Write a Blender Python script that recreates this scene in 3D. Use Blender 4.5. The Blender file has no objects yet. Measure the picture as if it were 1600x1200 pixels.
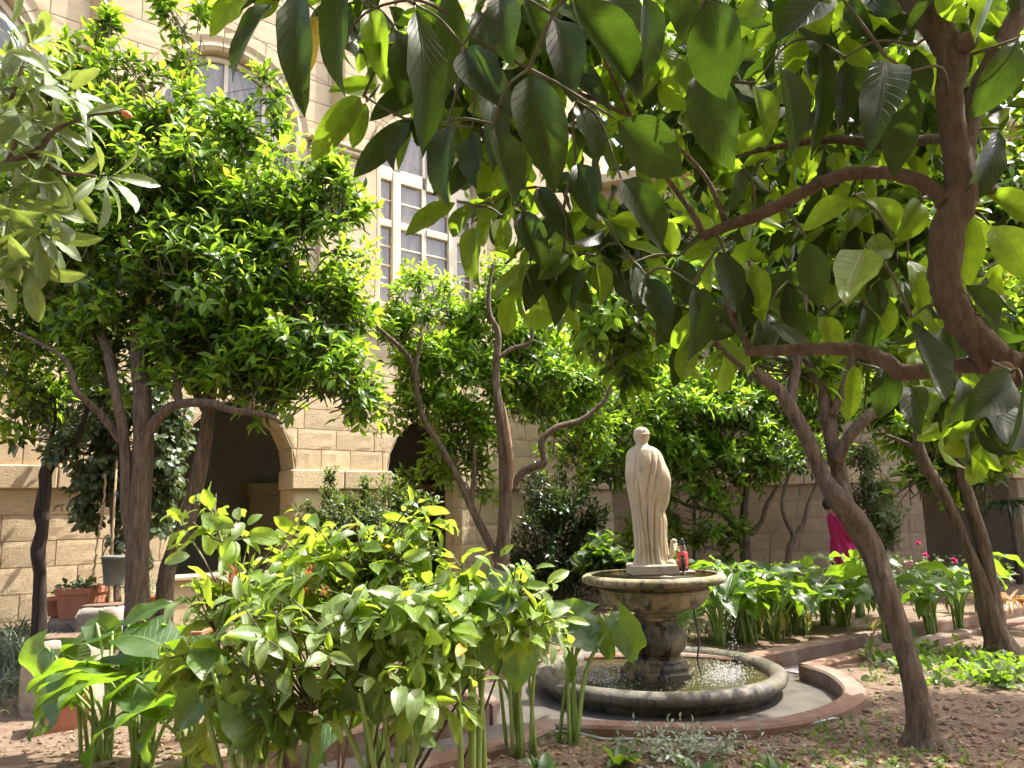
import bpy, math, random
import numpy as np
from mathutils import Matrix, Vector, noise as mnoise

# ------------------------------------------------------------------ camera, world, sun, exposure
sc = bpy.context.scene
col = sc.collection
F = 1200.0                       # focal length in photo pixels (1600 wide)
TH, ROLL = math.radians(9.37), math.radians(1.2)
EYE = np.array([0.0, 0.0, 1.6])
FWD = np.array([0, math.cos(TH), math.sin(TH)])
UP0 = np.array([0, -math.sin(TH), math.cos(TH)])
RT = np.array([1.0, 0, 0]) * math.cos(ROLL) - UP0 * math.sin(ROLL)
UPV = UP0 * math.cos(ROLL) + np.array([1.0, 0, 0]) * math.sin(ROLL)
cam_d = bpy.data.cameras.new('camera'); cam = bpy.data.objects.new('camera', cam_d); col.objects.link(cam)
cam_d.sensor_width = 36; cam_d.lens = 36 * F / 1600; cam_d.clip_start = 0.05; cam_d.clip_end = 1000
M = Matrix.Identity(4)
for i in range(3):
    M[i][0], M[i][1], M[i][2], M[i][3] = RT[i], UPV[i], -FWD[i], EYE[i]
cam.matrix_world = M
sc.camera = cam

SUN_AZ, SUN_EL = math.radians(68), math.radians(60)     # azimuth measured from the view direction to the right
sd = np.array([math.sin(SUN_AZ) * math.cos(SUN_EL), math.cos(SUN_AZ) * math.cos(SUN_EL), math.sin(SUN_EL)])
world = bpy.data.worlds.new('World'); sc.world = world; world.use_nodes = True
wn = world.node_tree
bg = wn.nodes['Background']; sky = wn.nodes.new('ShaderNodeTexSky'); sky.sky_type = 'NISHITA'
sky.sun_disc = False; sky.sun_elevation = SUN_EL; sky.sun_rotation = SUN_AZ; sky.air_density = 0.8; sky.dust_density = 5.0; sky.ozone_density = 0.4
wn.links.new(sky.outputs[0], bg.inputs[0]); bg.inputs[1].default_value = 0.15
sun_d = bpy.data.lights.new('sun', 'SUN'); sun_d.energy = 3.4; sun_d.angle = math.radians(0.5); sun_d.color = (1, .95, .86)
sun = bpy.data.objects.new('sun', sun_d); col.objects.link(sun)
sun.rotation_euler = Vector(sd).to_track_quat('Z', 'Y').to_euler()
sun.location = (8, 6, 20)
sc.view_settings.view_transform = 'Standard'; sc.view_settings.look = 'None'
sc.view_settings.gamma = 1.0; sc.view_settings.exposure = 2.02
sc.cycles.use_denoising = True
sc.cycles.max_bounces = 7; sc.cycles.diffuse_bounces = 4; sc.cycles.glossy_bounces = 2
sc.cycles.use_adaptive_sampling = True; sc.cycles.adaptive_threshold = 0.03
sc.cycles.transmission_bounces = 4; sc.cycles.transparent_max_bounces = 8
sc.cycles.sample_clamp_indirect = 6.0

# ------------------------------------------------------------------ helpers
rng = np.random.default_rng(11)
random.seed(5)

def ray(px, py): return RT * (px - 800) / F + UPV * (600 - py) / F + FWD
def at(px, py, d):
    r = ray(px, py); return EYE + r * (d / r[1])
def gnd(px, py, z=0.0):
    r = ray(px, py); return EYE + r * ((z - 1.6) / r[2])
def pxm(px, py, d):                                   # metres per photo pixel at that distance
    return np.linalg.norm(ray(px, py)) * 0 + (d / ray(px, py)[1]) / F
def proj(P):
    q = np.asarray(P) - EYE; w = q @ FWD
    return 800 + F * (q @ RT) / w, 600 - F * (q @ UPV) / w, w
def nrmz(v):
    v = np.asarray(v, float); return v / (np.linalg.norm(v, axis=-1, keepdims=True) + 1e-9)

def tag(o, label=None, cat=None, group=None, kind=None):
    if label: o['label'] = label
    if cat: o['category'] = cat
    if group: o['group'] = group
    if kind: o['kind'] = kind
    return o
def thing(name, label, cat, loc=(0, 0, 0), rz=0.0, group=None):
    o = bpy.data.objects.new(name, None); col.objects.link(o)
    o.location = tuple(float(c) for c in loc); o.rotation_euler = (0, 0, rz); o.empty_display_size = .1
    return tag(o, label, cat, group)
def mesh_from(name, V, Fc, mats=(), uv=None, mi=None, smooth=True):
    me = bpy.data.meshes.new(name)
    me.from_pydata([tuple(map(float, v)) for v in V], [], [tuple(f) for f in Fc])
    for m in mats: me.materials.append(m)
    if uv is not None:
        uvl = me.uv_layers.new(name='UVMap')
        li = np.empty(len(me.loops), np.int32); me.loops.foreach_get('vertex_index', li)
        uvl.data.foreach_set('uv', np.asarray(uv, np.float32)[li].ravel())
    if mi is not None: me.polygons.foreach_set('material_index', np.asarray(mi, np.int32))
    if smooth: me.polygons.foreach_set('use_smooth', np.ones(len(me.polygons), bool))
    me.update()
    return me
def link(name, me, parent=None, M4=None):
    o = bpy.data.objects.new(name, me); col.objects.link(o)
    if parent is not None: o.parent = parent
    if M4 is not None: o.matrix_basis = M4
    return o
class MB:
    """collects shapes for ONE mesh; coordinates are world minus origin"""
    def __init__(self, origin=(0, 0, 0)):
        self.V, self.Fc, self.mi = [], [], []; self.o = np.asarray(origin, float); self.n = 0
    def add(self, V, Fc, mi=0):
        V = np.asarray(V, float) - self.o
        self.V.append(V); self.Fc += [tuple(i + self.n for i in f) for f in Fc]; self.mi += [mi] * len(Fc); self.n += len(V)
        return self
    def box(self, c, s, R=None, bevel=0.0):
        c = np.asarray(c, float); hx, hy, hz = np.asarray(s, float) / 2
        if bevel <= 0:
            P = np.array([[x, y, z] for x in (-hx, hx) for y in (-hy, hy) for z in (-hz, hz)])
            Fs = [(0, 1, 3, 2), (4, 6, 7, 5), (0, 4, 5, 1), (2, 3, 7, 6), (0, 2, 6, 4), (1, 5, 7, 3)]
        else:
            b = bevel; P = []; 
            for sx in (-1, 1):
                for sy in (-1, 1):
                    for sz in (-1, 1):
                        P += [[sx*hx, sy*(hy-b), sz*(hz-b)], [sx*(hx-b), sy*hy, sz*(hz-b)], [sx*(hx-b), sy*(hy-b), sz*hz]]
            P = np.array(P)
            def I(sx, sy, sz, k): return ((sx > 0)*4 + (sy > 0)*2 + (sz > 0))*3 + k
            Fs = []
            for s_ in (-1, 1):
                q = [I(s_, -1, -1, 0), I(s_, 1, -1, 0), I(s_, 1, 1, 0), I(s_, -1, 1, 0)]; Fs.append(q if s_ > 0 else q[::-1])
                q = [I(-1, s_, -1, 1), I(-1, s_, 1, 1), I(1, s_, 1, 1), I(1, s_, -1, 1)]; Fs.append(q if s_ > 0 else q[::-1])
                q = [I(-1, -1, s_, 2), I(1, -1, s_, 2), I(1, 1, s_, 2), I(-1, 1, s_, 2)]; Fs.append(q if s_ > 0 else q[::-1])
            for a in (-1, 1):
                for b_ in (-1, 1):
                    Fs.append((I(a, b_, -1, 0), I(a, b_, 1, 0), I(a, b_, 1, 1), I(a, b_, -1, 1)))
                    Fs.append((I(a, -1, b_, 0), I(a, 1, b_, 0), I(a, 1, b_, 2), I(a, -1, b_, 2)))
                    Fs.append((I(-1, a, b_, 1), I(1, a, b_, 1), I(1, a, b_, 2), I(-1, a, b_, 2)))
                    for c_ in (-1, 1): Fs.append((I(a, b_, c_, 0), I(a, b_, c_, 1), I(a, b_, c_, 2)))
        if R is not None: P = P @ np.asarray(R).T
        return self.add(P + c, Fs)
    def tube(self, pts, rad, seg=8, cap=True, wob=0.0, flute=0.0):
        pts = np.asarray(pts, float); rad = np.asarray(rad, float); n = len(pts)
        T = nrmz(np.gradient(pts, axis=0))
        ref = np.array([0, 0, 1.]) if abs(T[0][2]) < .9 else np.array([1., 0, 0])
        X = nrmz(np.cross(T[0], ref)); V = []
        a = np.linspace(0, 2*math.pi, seg, endpoint=False); ph = rng.uniform(0, 6.28, 4) if flute else 0
        for i in range(n):
            X = nrmz(X - T[i] * (X @ T[i])); Y = np.cross(T[i], X)
            r = rad[i] * (1 + (rng.uniform(-wob, wob, seg) if wob else 0))
            if flute: r = r*(1+flute*(np.sin(2*a+ph[0]+i*.12)+.7*np.sin(3*a+ph[1]-i*.1)+.5*np.sin(5*a+ph[2]+.05*i))*(1+.3*math.sin(i*.25+ph[3])))
            V.append(pts[i] + np.outer(np.cos(a) * r, X) + np.outer(np.sin(a) * r, Y))
        V = np.concatenate(V)
        Fs = [(i*seg+j, i*seg+(j+1) % seg, (i+1)*seg+(j+1) % seg, (i+1)*seg+j) for i in range(n-1) for j in range(seg)]
        if cap: Fs += [tuple(range(seg))[::-1], tuple((n-1)*seg+j for j in range(seg))]
        return self.add(V, Fs)
    def lathe(self, prof, c=(0, 0, 0), seg=64, fn=None):
        c = np.asarray(c, float); a = np.linspace(0, 2*math.pi, seg, endpoint=False); V = []
        for r, z in prof:
            V.append(np.stack([np.cos(a)*r, np.sin(a)*r, np.full(seg, z)], 1))
        V = np.concatenate(V)
        if fn is not None: V = fn(V)
        n = len(prof)
        Fs = [(i*seg+j, i*seg+(j+1) % seg, (i+1)*seg+(j+1) % seg, (i+1)*seg+j) for i in range(n-1) for j in range(seg)]
        Fs += [tuple(range(seg))[::-1], tuple((n-1)*seg+j for j in range(seg))]
        return self.add(V + c, Fs)
    def build(self, name, mat, parent=None, smooth=True):
        mats = mat if isinstance(mat, (list, tuple)) else [mat]
        me = mesh_from(name, np.concatenate(self.V), self.Fc, mats, mi=self.mi, smooth=smooth)
        return link(name, me, parent)
def smooth_path(pts, sub=5):
    """Catmull-Rom through rows of any width"""
    P = np.asarray(pts, float)
    if len(P) < 3:
        t = np.linspace(0, 1, sub+1)[:, None]; return P[0]*(1-t)+P[-1]*t
    Q = np.vstack([2*P[0]-P[1], P, 2*P[-1]-P[-2]]); out = []
    for i in range(1, len(Q)-2):
        for k in range(sub):
            t = k/sub
            out.append(.5*((2*Q[i])+(-Q[i-1]+Q[i+1])*t+(2*Q[i-1]-5*Q[i]+4*Q[i+1]-Q[i+2])*t*t+(-Q[i-1]+3*Q[i]-3*Q[i+1]+Q[i+2])*t**3))
    out.append(P[-1]); return np.array(out)

# ------------------------------------------------------------------ materials
def new_mat(name):
    m = bpy.data.materials.new(name); m.use_nodes = True; nt = m.node_tree
    return m, nt, nt.nodes['Principled BSDF'], nt.nodes['Material Output']
def N(nt, t, **kw):
    n = nt.nodes.new(t)
    for k, v in kw.items(): setattr(n, k, v)
    return n
def ramp(nt, stops):
    r = N(nt, 'ShaderNodeValToRGB'); e = r.color_ramp.elements
    while len(e) < len(stops): e.new(.5)
    for el, (p, c) in zip(e, stops): el.position = p; el.color = (*c, 1) if len(c) == 3 else c
    return r
def mixc(nt, f, a, b, mode='MIX'):
    m = N(nt, 'ShaderNodeMix', data_type='RGBA', blend_type=mode)
    for s, v in ((m.inputs[0], f), (m.inputs[6], a), (m.inputs[7], b)):
        if isinstance(v, (int, float)): s.default_value = v
        elif isinstance(v, (tuple, list)): s.default_value = (*v[:3], 1)
        else: nt.links.new(v, s)
    return m.outputs[2]
def noise_n(nt, scale, detail=4, coord='Object', rough=.55, stretch=None):
    tc = N(nt, 'ShaderNodeTexCoord'); v = tc.outputs[coord]
    if stretch:
        mp = N(nt, 'ShaderNodeMapping'); mp.inputs['Scale'].default_value = stretch; nt.links.new(v, mp.inputs[0]); v = mp.outputs[0]
    n = N(nt, 'ShaderNodeTexNoise'); n.inputs['Scale'].default_value = scale; n.inputs['Detail'].default_value = detail; n.inputs['Roughness'].default_value = rough
    nt.links.new(v, n.inputs['Vector']); return n.outputs[0]
def rand_out(nt):
    oi = N(nt, 'ShaderNodeObjectInfo'); ge = N(nt, 'ShaderNodeNewGeometry')
    a = N(nt, 'ShaderNodeMath', operation='ADD'); nt.links.new(oi.outputs['Random'], a.inputs[0]); nt.links.new(ge.outputs['Random Per Island'], a.inputs[1])
    f = N(nt, 'ShaderNodeMath', operation='FRACT'); nt.links.new(a.outputs[0], f.inputs[0]); return f.outputs[0]
def bump(nt, bsdf, h, strength=.4, dist=.02):
    b = N(nt, 'ShaderNodeBump'); b.inputs['Strength'].default_value = strength; b.inputs['Distance'].default_value = dist
    nt.links.new(h, b.inputs['Height']); nt.links.new(b.outputs[0], bsdf.inputs['Normal']); return b

def rough_mat(name, c1, c2, scale=6, rough=.85, bstr=.4, bdist=.02, rnd=.0, c3=None, stain=None, coord='Object', stretch=None, spec=.3):
    m, nt, b, o = new_mat(name)
    n1 = noise_n(nt, scale, 6, coord, .6, stretch); r = ramp(nt, [(.3, c1), (.7, c2)]); nt.links.new(n1, r.inputs[0]); c = r.outputs[0]
    if c3 is not None:
        n2 = noise_n(nt, scale*.25, 5, coord, .6); r2 = ramp(nt, [(.48, (0, 0, 0)), (.66, (1, 1, 1))]); nt.links.new(n2, r2.inputs[0]); c = mixc(nt, r2.outputs[0], c, c3)
    if rnd:
        ro = rand_out(nt); r3 = ramp(nt, [(0, (1-rnd,)*3), (1, (1+rnd*.6,)*3)]); nt.links.new(ro, r3.inputs[0]); c = mixc(nt, 1.0, c, r3.outputs[0], 'MULTIPLY')
    if stain is not None:
        n4 = noise_n(nt, scale*.6, 8, coord, .7); r4 = ramp(nt, [(.56, (0, 0, 0)), (.68, (1, 1, 1))]); nt.links.new(n4, r4.inputs[0]); c = mixc(nt, r4.outputs[0], c, stain)
    nt.links.new(c, b.inputs['Base Color']); b.inputs['Roughness'].default_value = rough; b.inputs['Specular IOR Level'].default_value = spec
    nb = noise_n(nt, scale*3.5, 8, coord, .65, stretch); bump(nt, b, nb, bstr, bdist)
    return m

def leaf_mat(name, dark, light, trans, tmix=.45, rough=.32, vein=.35, spec=.5, back=None, bd=.002):
    """leaf: glossy upper skin, light shining through, pale midrib and side veins along the UVs"""
    m, nt, b, o = new_mat(name)
    rd = rand_out(nt); r = ramp(nt, [(0, dark), (.55, tuple((a+c)/2 for a, c in zip(dark, light))), (1, light)]); nt.links.new(rd, r.inputs[0])
    uvn = N(nt, 'ShaderNodeUVMap'); sp = N(nt, 'ShaderNodeSeparateXYZ'); nt.links.new(uvn.outputs[0], sp.inputs[0])
    # |v| across the leaf
    s1 = N(nt, 'ShaderNodeMath', operation='SUBTRACT'); s1.inputs[1].default_value = .5; nt.links.new(sp.outputs[0], s1.inputs[0])
    ab = N(nt, 'ShaderNodeMath', operation='ABSOLUTE'); nt.links.new(s1.outputs[0], ab.inputs[0])
    mr = N(nt, 'ShaderNodeMapRange'); mr.inputs[1].default_value = .012; mr.inputs[2].default_value = .035; mr.inputs[3].default_value = 1; mr.inputs[4].default_value = 0
    nt.links.new(ab.outputs[0], mr.inputs[0])
    # side veins: sin((s - .45|v|)*k)
    ma = N(nt, 'ShaderNodeMath', operation='MULTIPLY_ADD'); ma.inputs[1].default_value = -.55; nt.links.new(ab.outputs[0], ma.inputs[0]); nt.links.new(sp.outputs[1], ma.inputs[2])
    mk = N(nt, 'ShaderNodeMath', operation='MULTIPLY'); mk.inputs[1].default_value = 68; nt.links.new(ma.outputs[0], mk.inputs[0])
    sn = N(nt, 'ShaderNodeMath', operation='SINE'); nt.links.new(mk.outputs[0], sn.inputs[0])
    m2 = N(nt, 'ShaderNodeMapRange'); m2.inputs[1].default_value = .9; m2.inputs[2].default_value = 1; m2.inputs[3].default_value = 0; m2.inputs[4].default_value = .45
    nt.links.new(sn.outputs[0], m2.inputs[0])
    mx = N(nt, 'ShaderNodeMath', operation='MAXIMUM'); nt.links.new(mr.outputs[0], mx.inputs[0]); nt.links.new(m2.outputs[0], mx.inputs[1])
    vf = N(nt, 'ShaderNodeMath', operation='MULTIPLY'); vf.inputs[1].default_value = vein; nt.links.new(mx.outputs[0], vf.inputs[0])
    nz = noise_n(nt, 9, 4); rz = ramp(nt, [(.35, (.8, .8, .8)), (.7, (1.12, 1.12, 1.12))]); nt.links.new(nz, rz.inputs[0])
    base = mixc(nt, 1.0, r.outputs[0], rz.outputs[0], 'MULTIPLY')
    vc = tuple(min(1, c*1.6+.05) for c in light)
    cc = mixc(nt, vf.outputs[0], base, vc)
    if back is not None:
        ge = N(nt, 'ShaderNodeNewGeometry'); cc = mixc(nt, ge.outputs['Backfacing'], cc, back)
    nt.links.new(cc, b.inputs['Base Color']); b.inputs['Roughness'].default_value = rough; b.inputs['Specular IOR Level'].default_value = spec
    bump(nt, b, mx.outputs[0], .25 if bd < .004 else .7, bd)
    tr = N(nt, 'ShaderNodeBsdfTranslucent')
    rt = ramp(nt, [(0, tuple(c*.75 for c in trans)), (1, trans)]); nt.links.new(rd, rt.inputs[0])
    tcx = mixc(nt, 1.0, rt.outputs[0], rz.outputs[0], 'MULTIPLY'); tcol = mixc(nt, vf.outputs[0], tcx, tuple(c*.55 for c in trans))
    nt.links.new(tcol, tr.inputs[0])
    ms = N(nt, 'ShaderNodeMixShader'); ms.inputs[0].default_value = tmix
    nt.links.new(b.outputs[0], ms.inputs[1]); nt.links.new(tr.outputs[0], ms.inputs[2]); nt.links.new(ms.outputs[0], o.inputs[0])
    return m

def plain(name, c, rough=.6, metal=0, spec=.5):
    m, nt, b, o = new_mat(name)
    n1 = noise_n(nt, 14, 4); r = ramp(nt, [(.3, tuple(x*.82 for x in c)), (.7, c)]); nt.links.new(n1, r.inputs[0]); nt.links.new(r.outputs[0], b.inputs['Base Color'])
    b.inputs['Roughness'].default_value = rough; b.inputs['Metallic'].default_value = metal; b.inputs['Specular IOR Level'].default_value = spec
    bump(nt, b, noise_n(nt, 60, 3), .12, .004)
    return m

MAT = {}
MAT['stone_rough'] = rough_mat('rough_limestone', (.52, .40, .25), (.65, .51, .33), 7, .9, .5, .02, .14, (.58, .45, .29), (.46, .36, .25))
MAT['stone_smooth'] = rough_mat('dressed_limestone', (.46, .36, .228), (.57, .46, .305), 4, .85, .3, .008, .08, (.52, .415, .27))
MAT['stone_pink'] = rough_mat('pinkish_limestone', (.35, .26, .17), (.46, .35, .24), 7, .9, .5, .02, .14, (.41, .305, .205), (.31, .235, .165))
MAT['mortar'] = rough_mat('mortar', (.44, .345, .22), (.55, .44, .29), 8, .95, .4, .01)
MAT['plaster_dark'] = rough_mat('grey_plaster', (.30, .29, .28), (.36, .35, .33), 3, .9, .1, .004)
MAT['window_paint'] = rough_mat('cream_window_paint', (.60, .52, .38), (.68, .60, .46), 6, .5, .05, .002)
MAT['curtain'] = rough_mat('grey_curtain', (.30, .25, .20), (.52, .44, .35), 3, .95, .6, .04, stretch=(2.5, 1, .7))
MAT['soil'] = rough_mat('garden_soil', (.095, .064, .042), (.22, .155, .105), 6, .97, 1.0, .035, 0, (.165, .115, .078), (.30, .225, .16))
MAT['curb'] = rough_mat('red_painted_concrete', (.135, .072, .046), (.20, .120, .082), 6, .85, .7, .01, 0, (.215, .17, .14), (.27, .225, .19))
MAT['path'] = rough_mat('grey_concrete', (.075, .067, .058), (.13, .118, .105), 5, .36, .3, .005, 0, (.10, .09, .078), (.05, .045, .04))
MAT['slab'] = rough_mat('paving_slab', (.27, .26, .26), (.40, .38, .37), 5, .8, .4, .006, .2)
def stained(name, base1, base2, dark, moss, t0, t1, rough=.8, wet=.5):
    """stone with vertical dark streaks and patches of moss"""
    m, nt, b, o = new_mat(name)
    n1 = noise_n(nt, 9, 6); r = ramp(nt, [(.3, base1), (.7, base2)]); nt.links.new(n1, r.inputs[0])
    n2 = noise_n(nt, 7, 8, 'Object', .68, (1.6, 1.6, .45)); r2 = ramp(nt, [(t0, (0, 0, 0)), (t1, (1, 1, 1))]); nt.links.new(n2, r2.inputs[0])
    n3 = noise_n(nt, 4.5, 6, 'Object', .6); r3 = ramp(nt, [(.47, (0, 0, 0)), (.60, (1, 1, 1))]); nt.links.new(n3, r3.inputs[0])
    c = mixc(nt, r3.outputs[0], r.outputs[0], moss); c = mixc(nt, r2.outputs[0], c, dark); nt.links.new(c, b.inputs['Base Color'])
    rr_ = ramp(nt, [(0, (rough,)*3), (1, (wet,)*3)]); nt.links.new(r2.outputs[0], rr_.inputs[0]); nt.links.new(rr_.outputs[0], b.inputs['Roughness'])
    bump(nt, b, noise_n(nt, 34, 9, 'Object', .7), .8, .014); return m
MAT['fount'] = stained('mossy_fountain_stone', (.25, .19, .10), (.40, .32, .18), (.030, .027, .014), (.105, .105, .026), .49, .62)
MAT['fount_wet'] = stained('wet_stained_stone', (.16, .12, .055), (.27, .205, .10), (.018, .015, .008), (.06, .06, .016), .43, .57, .55, .25)
MAT['basin'] = stained('grey_basin_stone', (.09, .078, .056), (.20, .173, .13), (.026, .022, .016), (.085, .075, .04), .46, .60, .7, .4)
def bark_mat(name, d, l, speck, s=26, st=.16, sp=.12):
    m, nt, b, o = new_mat(name)
    n1 = noise_n(nt, s, 9, 'Object', .72, (1, 1, st)); r = ramp(nt, [(.34, d), (.52, tuple((a+c)/2 for a, c in zip(d, l))), (.70, l)]); nt.links.new(n1, r.inputs[0])
    tc = N(nt, 'ShaderNodeTexCoord'); vo = N(nt, 'ShaderNodeTexVoronoi'); vo.inputs['Scale'].default_value = 34; nt.links.new(tc.outputs['Object'], vo.inputs['Vector'])
    r2 = ramp(nt, [(sp*.6, (1, 1, 1)), (sp, (0, 0, 0))]); nt.links.new(vo.outputs['Distance'], r2.inputs[0])
    n4 = noise_n(nt, 3, 4); r4 = ramp(nt, [(.45, (0, 0, 0)), (.6, (1, 1, 1))]); nt.links.new(n4, r4.inputs[0])
    f = N(nt, 'ShaderNodeMath', operation='MULTIPLY'); nt.links.new(r2.outputs[0], f.inputs[0]); nt.links.new(r4.outputs[0], f.inputs[1])
    c = mixc(nt, f.outputs[0], r.outputs[0], speck); nt.links.new(c, b.inputs['Base Color']); b.inputs['Roughness'].default_value = .92; b.inputs['Specular IOR Level'].default_value = .25
    bump(nt, b, n1, 1.0, .03); return m
MAT['statue'] = rough_mat('weathered_marble', (.45, .37, .25), (.60, .52, .38), 6, .75, .6, .008, 0, (.48, .40, .29), (.33, .26, .17))
MAT['bark'] = bark_mat('grey_brown_bark', (.045, .033, .022), (.21, .16, .112), (.40, .37, .30))
MAT['bark_dark'] = bark_mat('dark_bark', (.014, .011, .009), (.075, .056, .044), (.2, .17, .14))
MAT['bark_near'] = bark_mat('smooth_brown_bark', (.13, .088, .058), (.30, .22, .155), (.34, .27, .20), 60, .35, .10)
MAT['bark_pale'] = rough_mat('stripped_wood', (.17, .11, .065), (.27, .18, .11), 14, .8, .5, .006, stretch=(1, 1, .15))
MAT['twig'] = plain('green_brown_twig', (.10, .095, .045), .7)
MAT['stem'] = plain('pale_green_stem', (.20, .30, .07), .45)
MAT['stem_b'] = plain('purple_brown_stem', (.17, .10, .075), .5)
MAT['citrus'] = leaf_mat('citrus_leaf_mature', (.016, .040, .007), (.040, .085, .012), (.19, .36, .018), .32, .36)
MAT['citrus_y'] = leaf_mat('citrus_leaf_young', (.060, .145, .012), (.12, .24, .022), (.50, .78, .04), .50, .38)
MAT['near'] = leaf_mat('orange_leaf_mature', (.013, .022, .008), (.028, .045, .014), (.125, .235, .014), .27, .42, .50, .30, (.030, .044, .016), .004)
MAT['near_y'] = leaf_mat('orange_leaf_young', (.040, .085, .010), (.075, .14, .016), (.44, .68, .026), .48, .40, .50, .4, (.070, .115, .026), .004)
MAT['lemon'] = leaf_mat('lemon_leaf', (.10, .165, .042), (.19, .27, .085), (.54, .74, .05), .42, .46, .55, 1.0, None, .004)  # pale base colour stands in for glare on the leaf skin
MAT['lemon_y'] = leaf_mat('lemon_leaf_young', (.11, .205, .025), (.18, .29, .04), (.58, .78, .05), .50, .42, .55, .8, None, .004)
MAT['new_red'] = leaf_mat('reddish_shoot', (.20, .06, .03), (.30, .12, .05), (.5, .18, .06), .4, .35)
MAT['old_leaf'] = leaf_mat('yellowed_leaf', (.28, .22, .03), (.40, .30, .05), (.62, .46, .06), .45, .45, .4, .3)
MAT['calla'] = leaf_mat('arum_leaf', (.030, .070, .015), (.066, .13, .024), (.34, .58, .025), .42, .42, .55, .7, None, .008)
MAT['calla_yellow'] = leaf_mat('withered_arum_leaf', (.30, .26, .05), (.42, .36, .10), (.55, .48, .12), .4, .5)
MAT['loquat'] = leaf_mat('loquat_leaf', (.10, .16, .050), (.19, .26, .105), (.34, .44, .06), .36, .42, .6, .9, (.20, .23, .12), .005)
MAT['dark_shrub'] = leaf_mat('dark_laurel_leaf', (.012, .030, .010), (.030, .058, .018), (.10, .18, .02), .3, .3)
MAT['privet'] = leaf_mat('privet_leaf', (.035, .065, .015), (.075, .115, .028), (.22, .33, .04), .38, .38)
MAT['vine'] = leaf_mat('climber_leaf', (.045, .080, .034), (.095, .14, .066), (.14, .22, .04), .26, .34, .3, .8)
MAT['grey_leaf'] = leaf_mat('silver_leaf', (.22, .26, .17), (.36, .39, .30), (.34, .42, .2), .3, .6, .1)
MAT['herb'] = leaf_mat('herb_leaf', (.045, .085, .020), (.10, .16, .035), (.26, .40, .05), .42, .5, .1)
MAT['feather'] = leaf_mat('blue_green_needle', (.06, .085, .055), (.11, .14, .09), (.16, .22, .1), .3, .6, .0)
MAT['litter'] = leaf_mat('dry_leaf', (.19, .11, .06), (.42, .29, .18), (.35, .22, .1), .2, .7, .2, .2)
MAT['rust_leaf'] = leaf_mat('rust_brown_leaf', (.20, .09, .03), (.34, .19, .06), (.45, .24, .06), .35, .45, .1)
MAT['pink'] = leaf_mat('pink_petal', (.55, .02, .13), (.70, .06, .24), (.8, .08, .3), .4, .5, 0)
MAT['redpetal'] = leaf_mat('red_petal', (.6, .05, .04), (.75, .12, .08), (.8, .15, .1), .4, .5, 0)
MAT['white_petal'] = leaf_mat('white_petal', (.7, .66, .5), (.8, .78, .66), (.8, .8, .6), .4, .5, 0)
MAT['terracotta'] = rough_mat('terracotta', (.34, .125, .07), (.46, .20, .12), 6, .85, .3, .006, 0, (.38, .17, .11))
MAT['bucket'] = rough_mat('grey_green_plastic', (.11, .13, .12), (.18, .20, .185), 5, .6, .1, .002)
MAT['greystone'] = rough_mat('worn_trough_stone', (.24, .20, .16), (.38, .33, .27), 6, .9, .7, .015, 0, (.30, .26, .21), (.16, .14, .11))
MAT['rope'] = rough_mat('jute_rope', (.30, .22, .13), (.42, .33, .22), 40, .95, .6, .004)
MAT['hose'] = plain('pale_grey_hose', (.34, .34, .33), .5)
MAT['wire'] = plain('dark_cable', (.06, .05, .05), .7)
MAT['robe'] = rough_mat('magenta_cloth', (.33, .012, .085), (.42, .020, .12), 4, .75, .2, .01)
MAT['skin'] = plain('skin', (.42, .25, .17), .55)
MAT['hair'] = plain('black_hair', (.014, .011, .010), .45)
MAT['trousers'] = plain('dark_trousers', (.04, .04, .05), .8)
MAT['red_glass'] = plain('red_candle_label', (.72, .05, .07), .25)
MAT['black_lid'] = plain('black_lid', (.02, .02, .022), .35)
MAT['white_print'] = plain('white_print', (.8, .78, .74), .5)
MAT['bronze'] = plain('dark_bronze', (.10, .075, .05), .4, .7)
MAT['bud'] = plain('orange_bud', (.62, .20, .06), .5)
def glass_mat(name, tint, mixf, rough=.05):
    m, nt, b, o = new_mat(name)
    t = N(nt, 'ShaderNodeBsdfTransparent'); t.inputs[0].default_value = (*tint, 1)
    g = N(nt, 'ShaderNodeBsdfGlossy'); g.inputs['Roughness'].default_value = rough; g.inputs[0].default_value = (.9, .87, .82, 1)
    ms = N(nt, 'ShaderNodeMixShader'); ms.inputs[0].default_value = mixf
    n1 = noise_n(nt, 2.2, 2); bp = N(nt, 'ShaderNodeBump'); bp.inputs['Strength'].default_value = .12; bp.inputs['Distance'].default_value = .03
    nt.links.new(n1, bp.inputs['Height']); nt.links.new(bp.outputs[0], g.inputs['Normal'])
    nt.links.new(t.outputs[0], ms.inputs[1]); nt.links.new(g.outputs[0], ms.inputs[2]); nt.links.new(ms.outputs[0], o.inputs[0]); nt.nodes.remove(b); return m
MAT['glass'] = glass_mat('window_glass', (.9, .9, .9), .06)
MAT['clear'] = glass_mat('clear_glass', (.85, .86, .85), .14)
def water_mat():
    m, nt, b, o = new_mat('fountain_water')
    n1 = noise_n(nt, 3, 4); r = ramp(nt, [(.35, (.022, .020, .007)), (.7, (.06, .050, .018))]); nt.links.new(n1, r.inputs[0]); nt.links.new(r.outputs[0], b.inputs['Base Color'])
    b.inputs['Roughness'].default_value = .06; b.inputs['Specular IOR Level'].default_value = .8; b.inputs['IOR'].default_value = 1.33
    n2 = noise_n(nt, 22, 4); bump(nt, b, n2, .55, .02); return m
MAT['water'] = water_mat()
def drop_mat():
    m, nt, b, o = new_mat('water_drop'); b.inputs['Base Color'].default_value = (.92, .95, .97, 1); b.inputs['Roughness'].default_value = .12  # mostly opaque near-white colour paints the sparkle onto the drops
    b.inputs['Transmission Weight'].default_value = .35; b.inputs['IOR'].default_value = 1.33; return m
MAT['drop'] = drop_mat()

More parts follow.
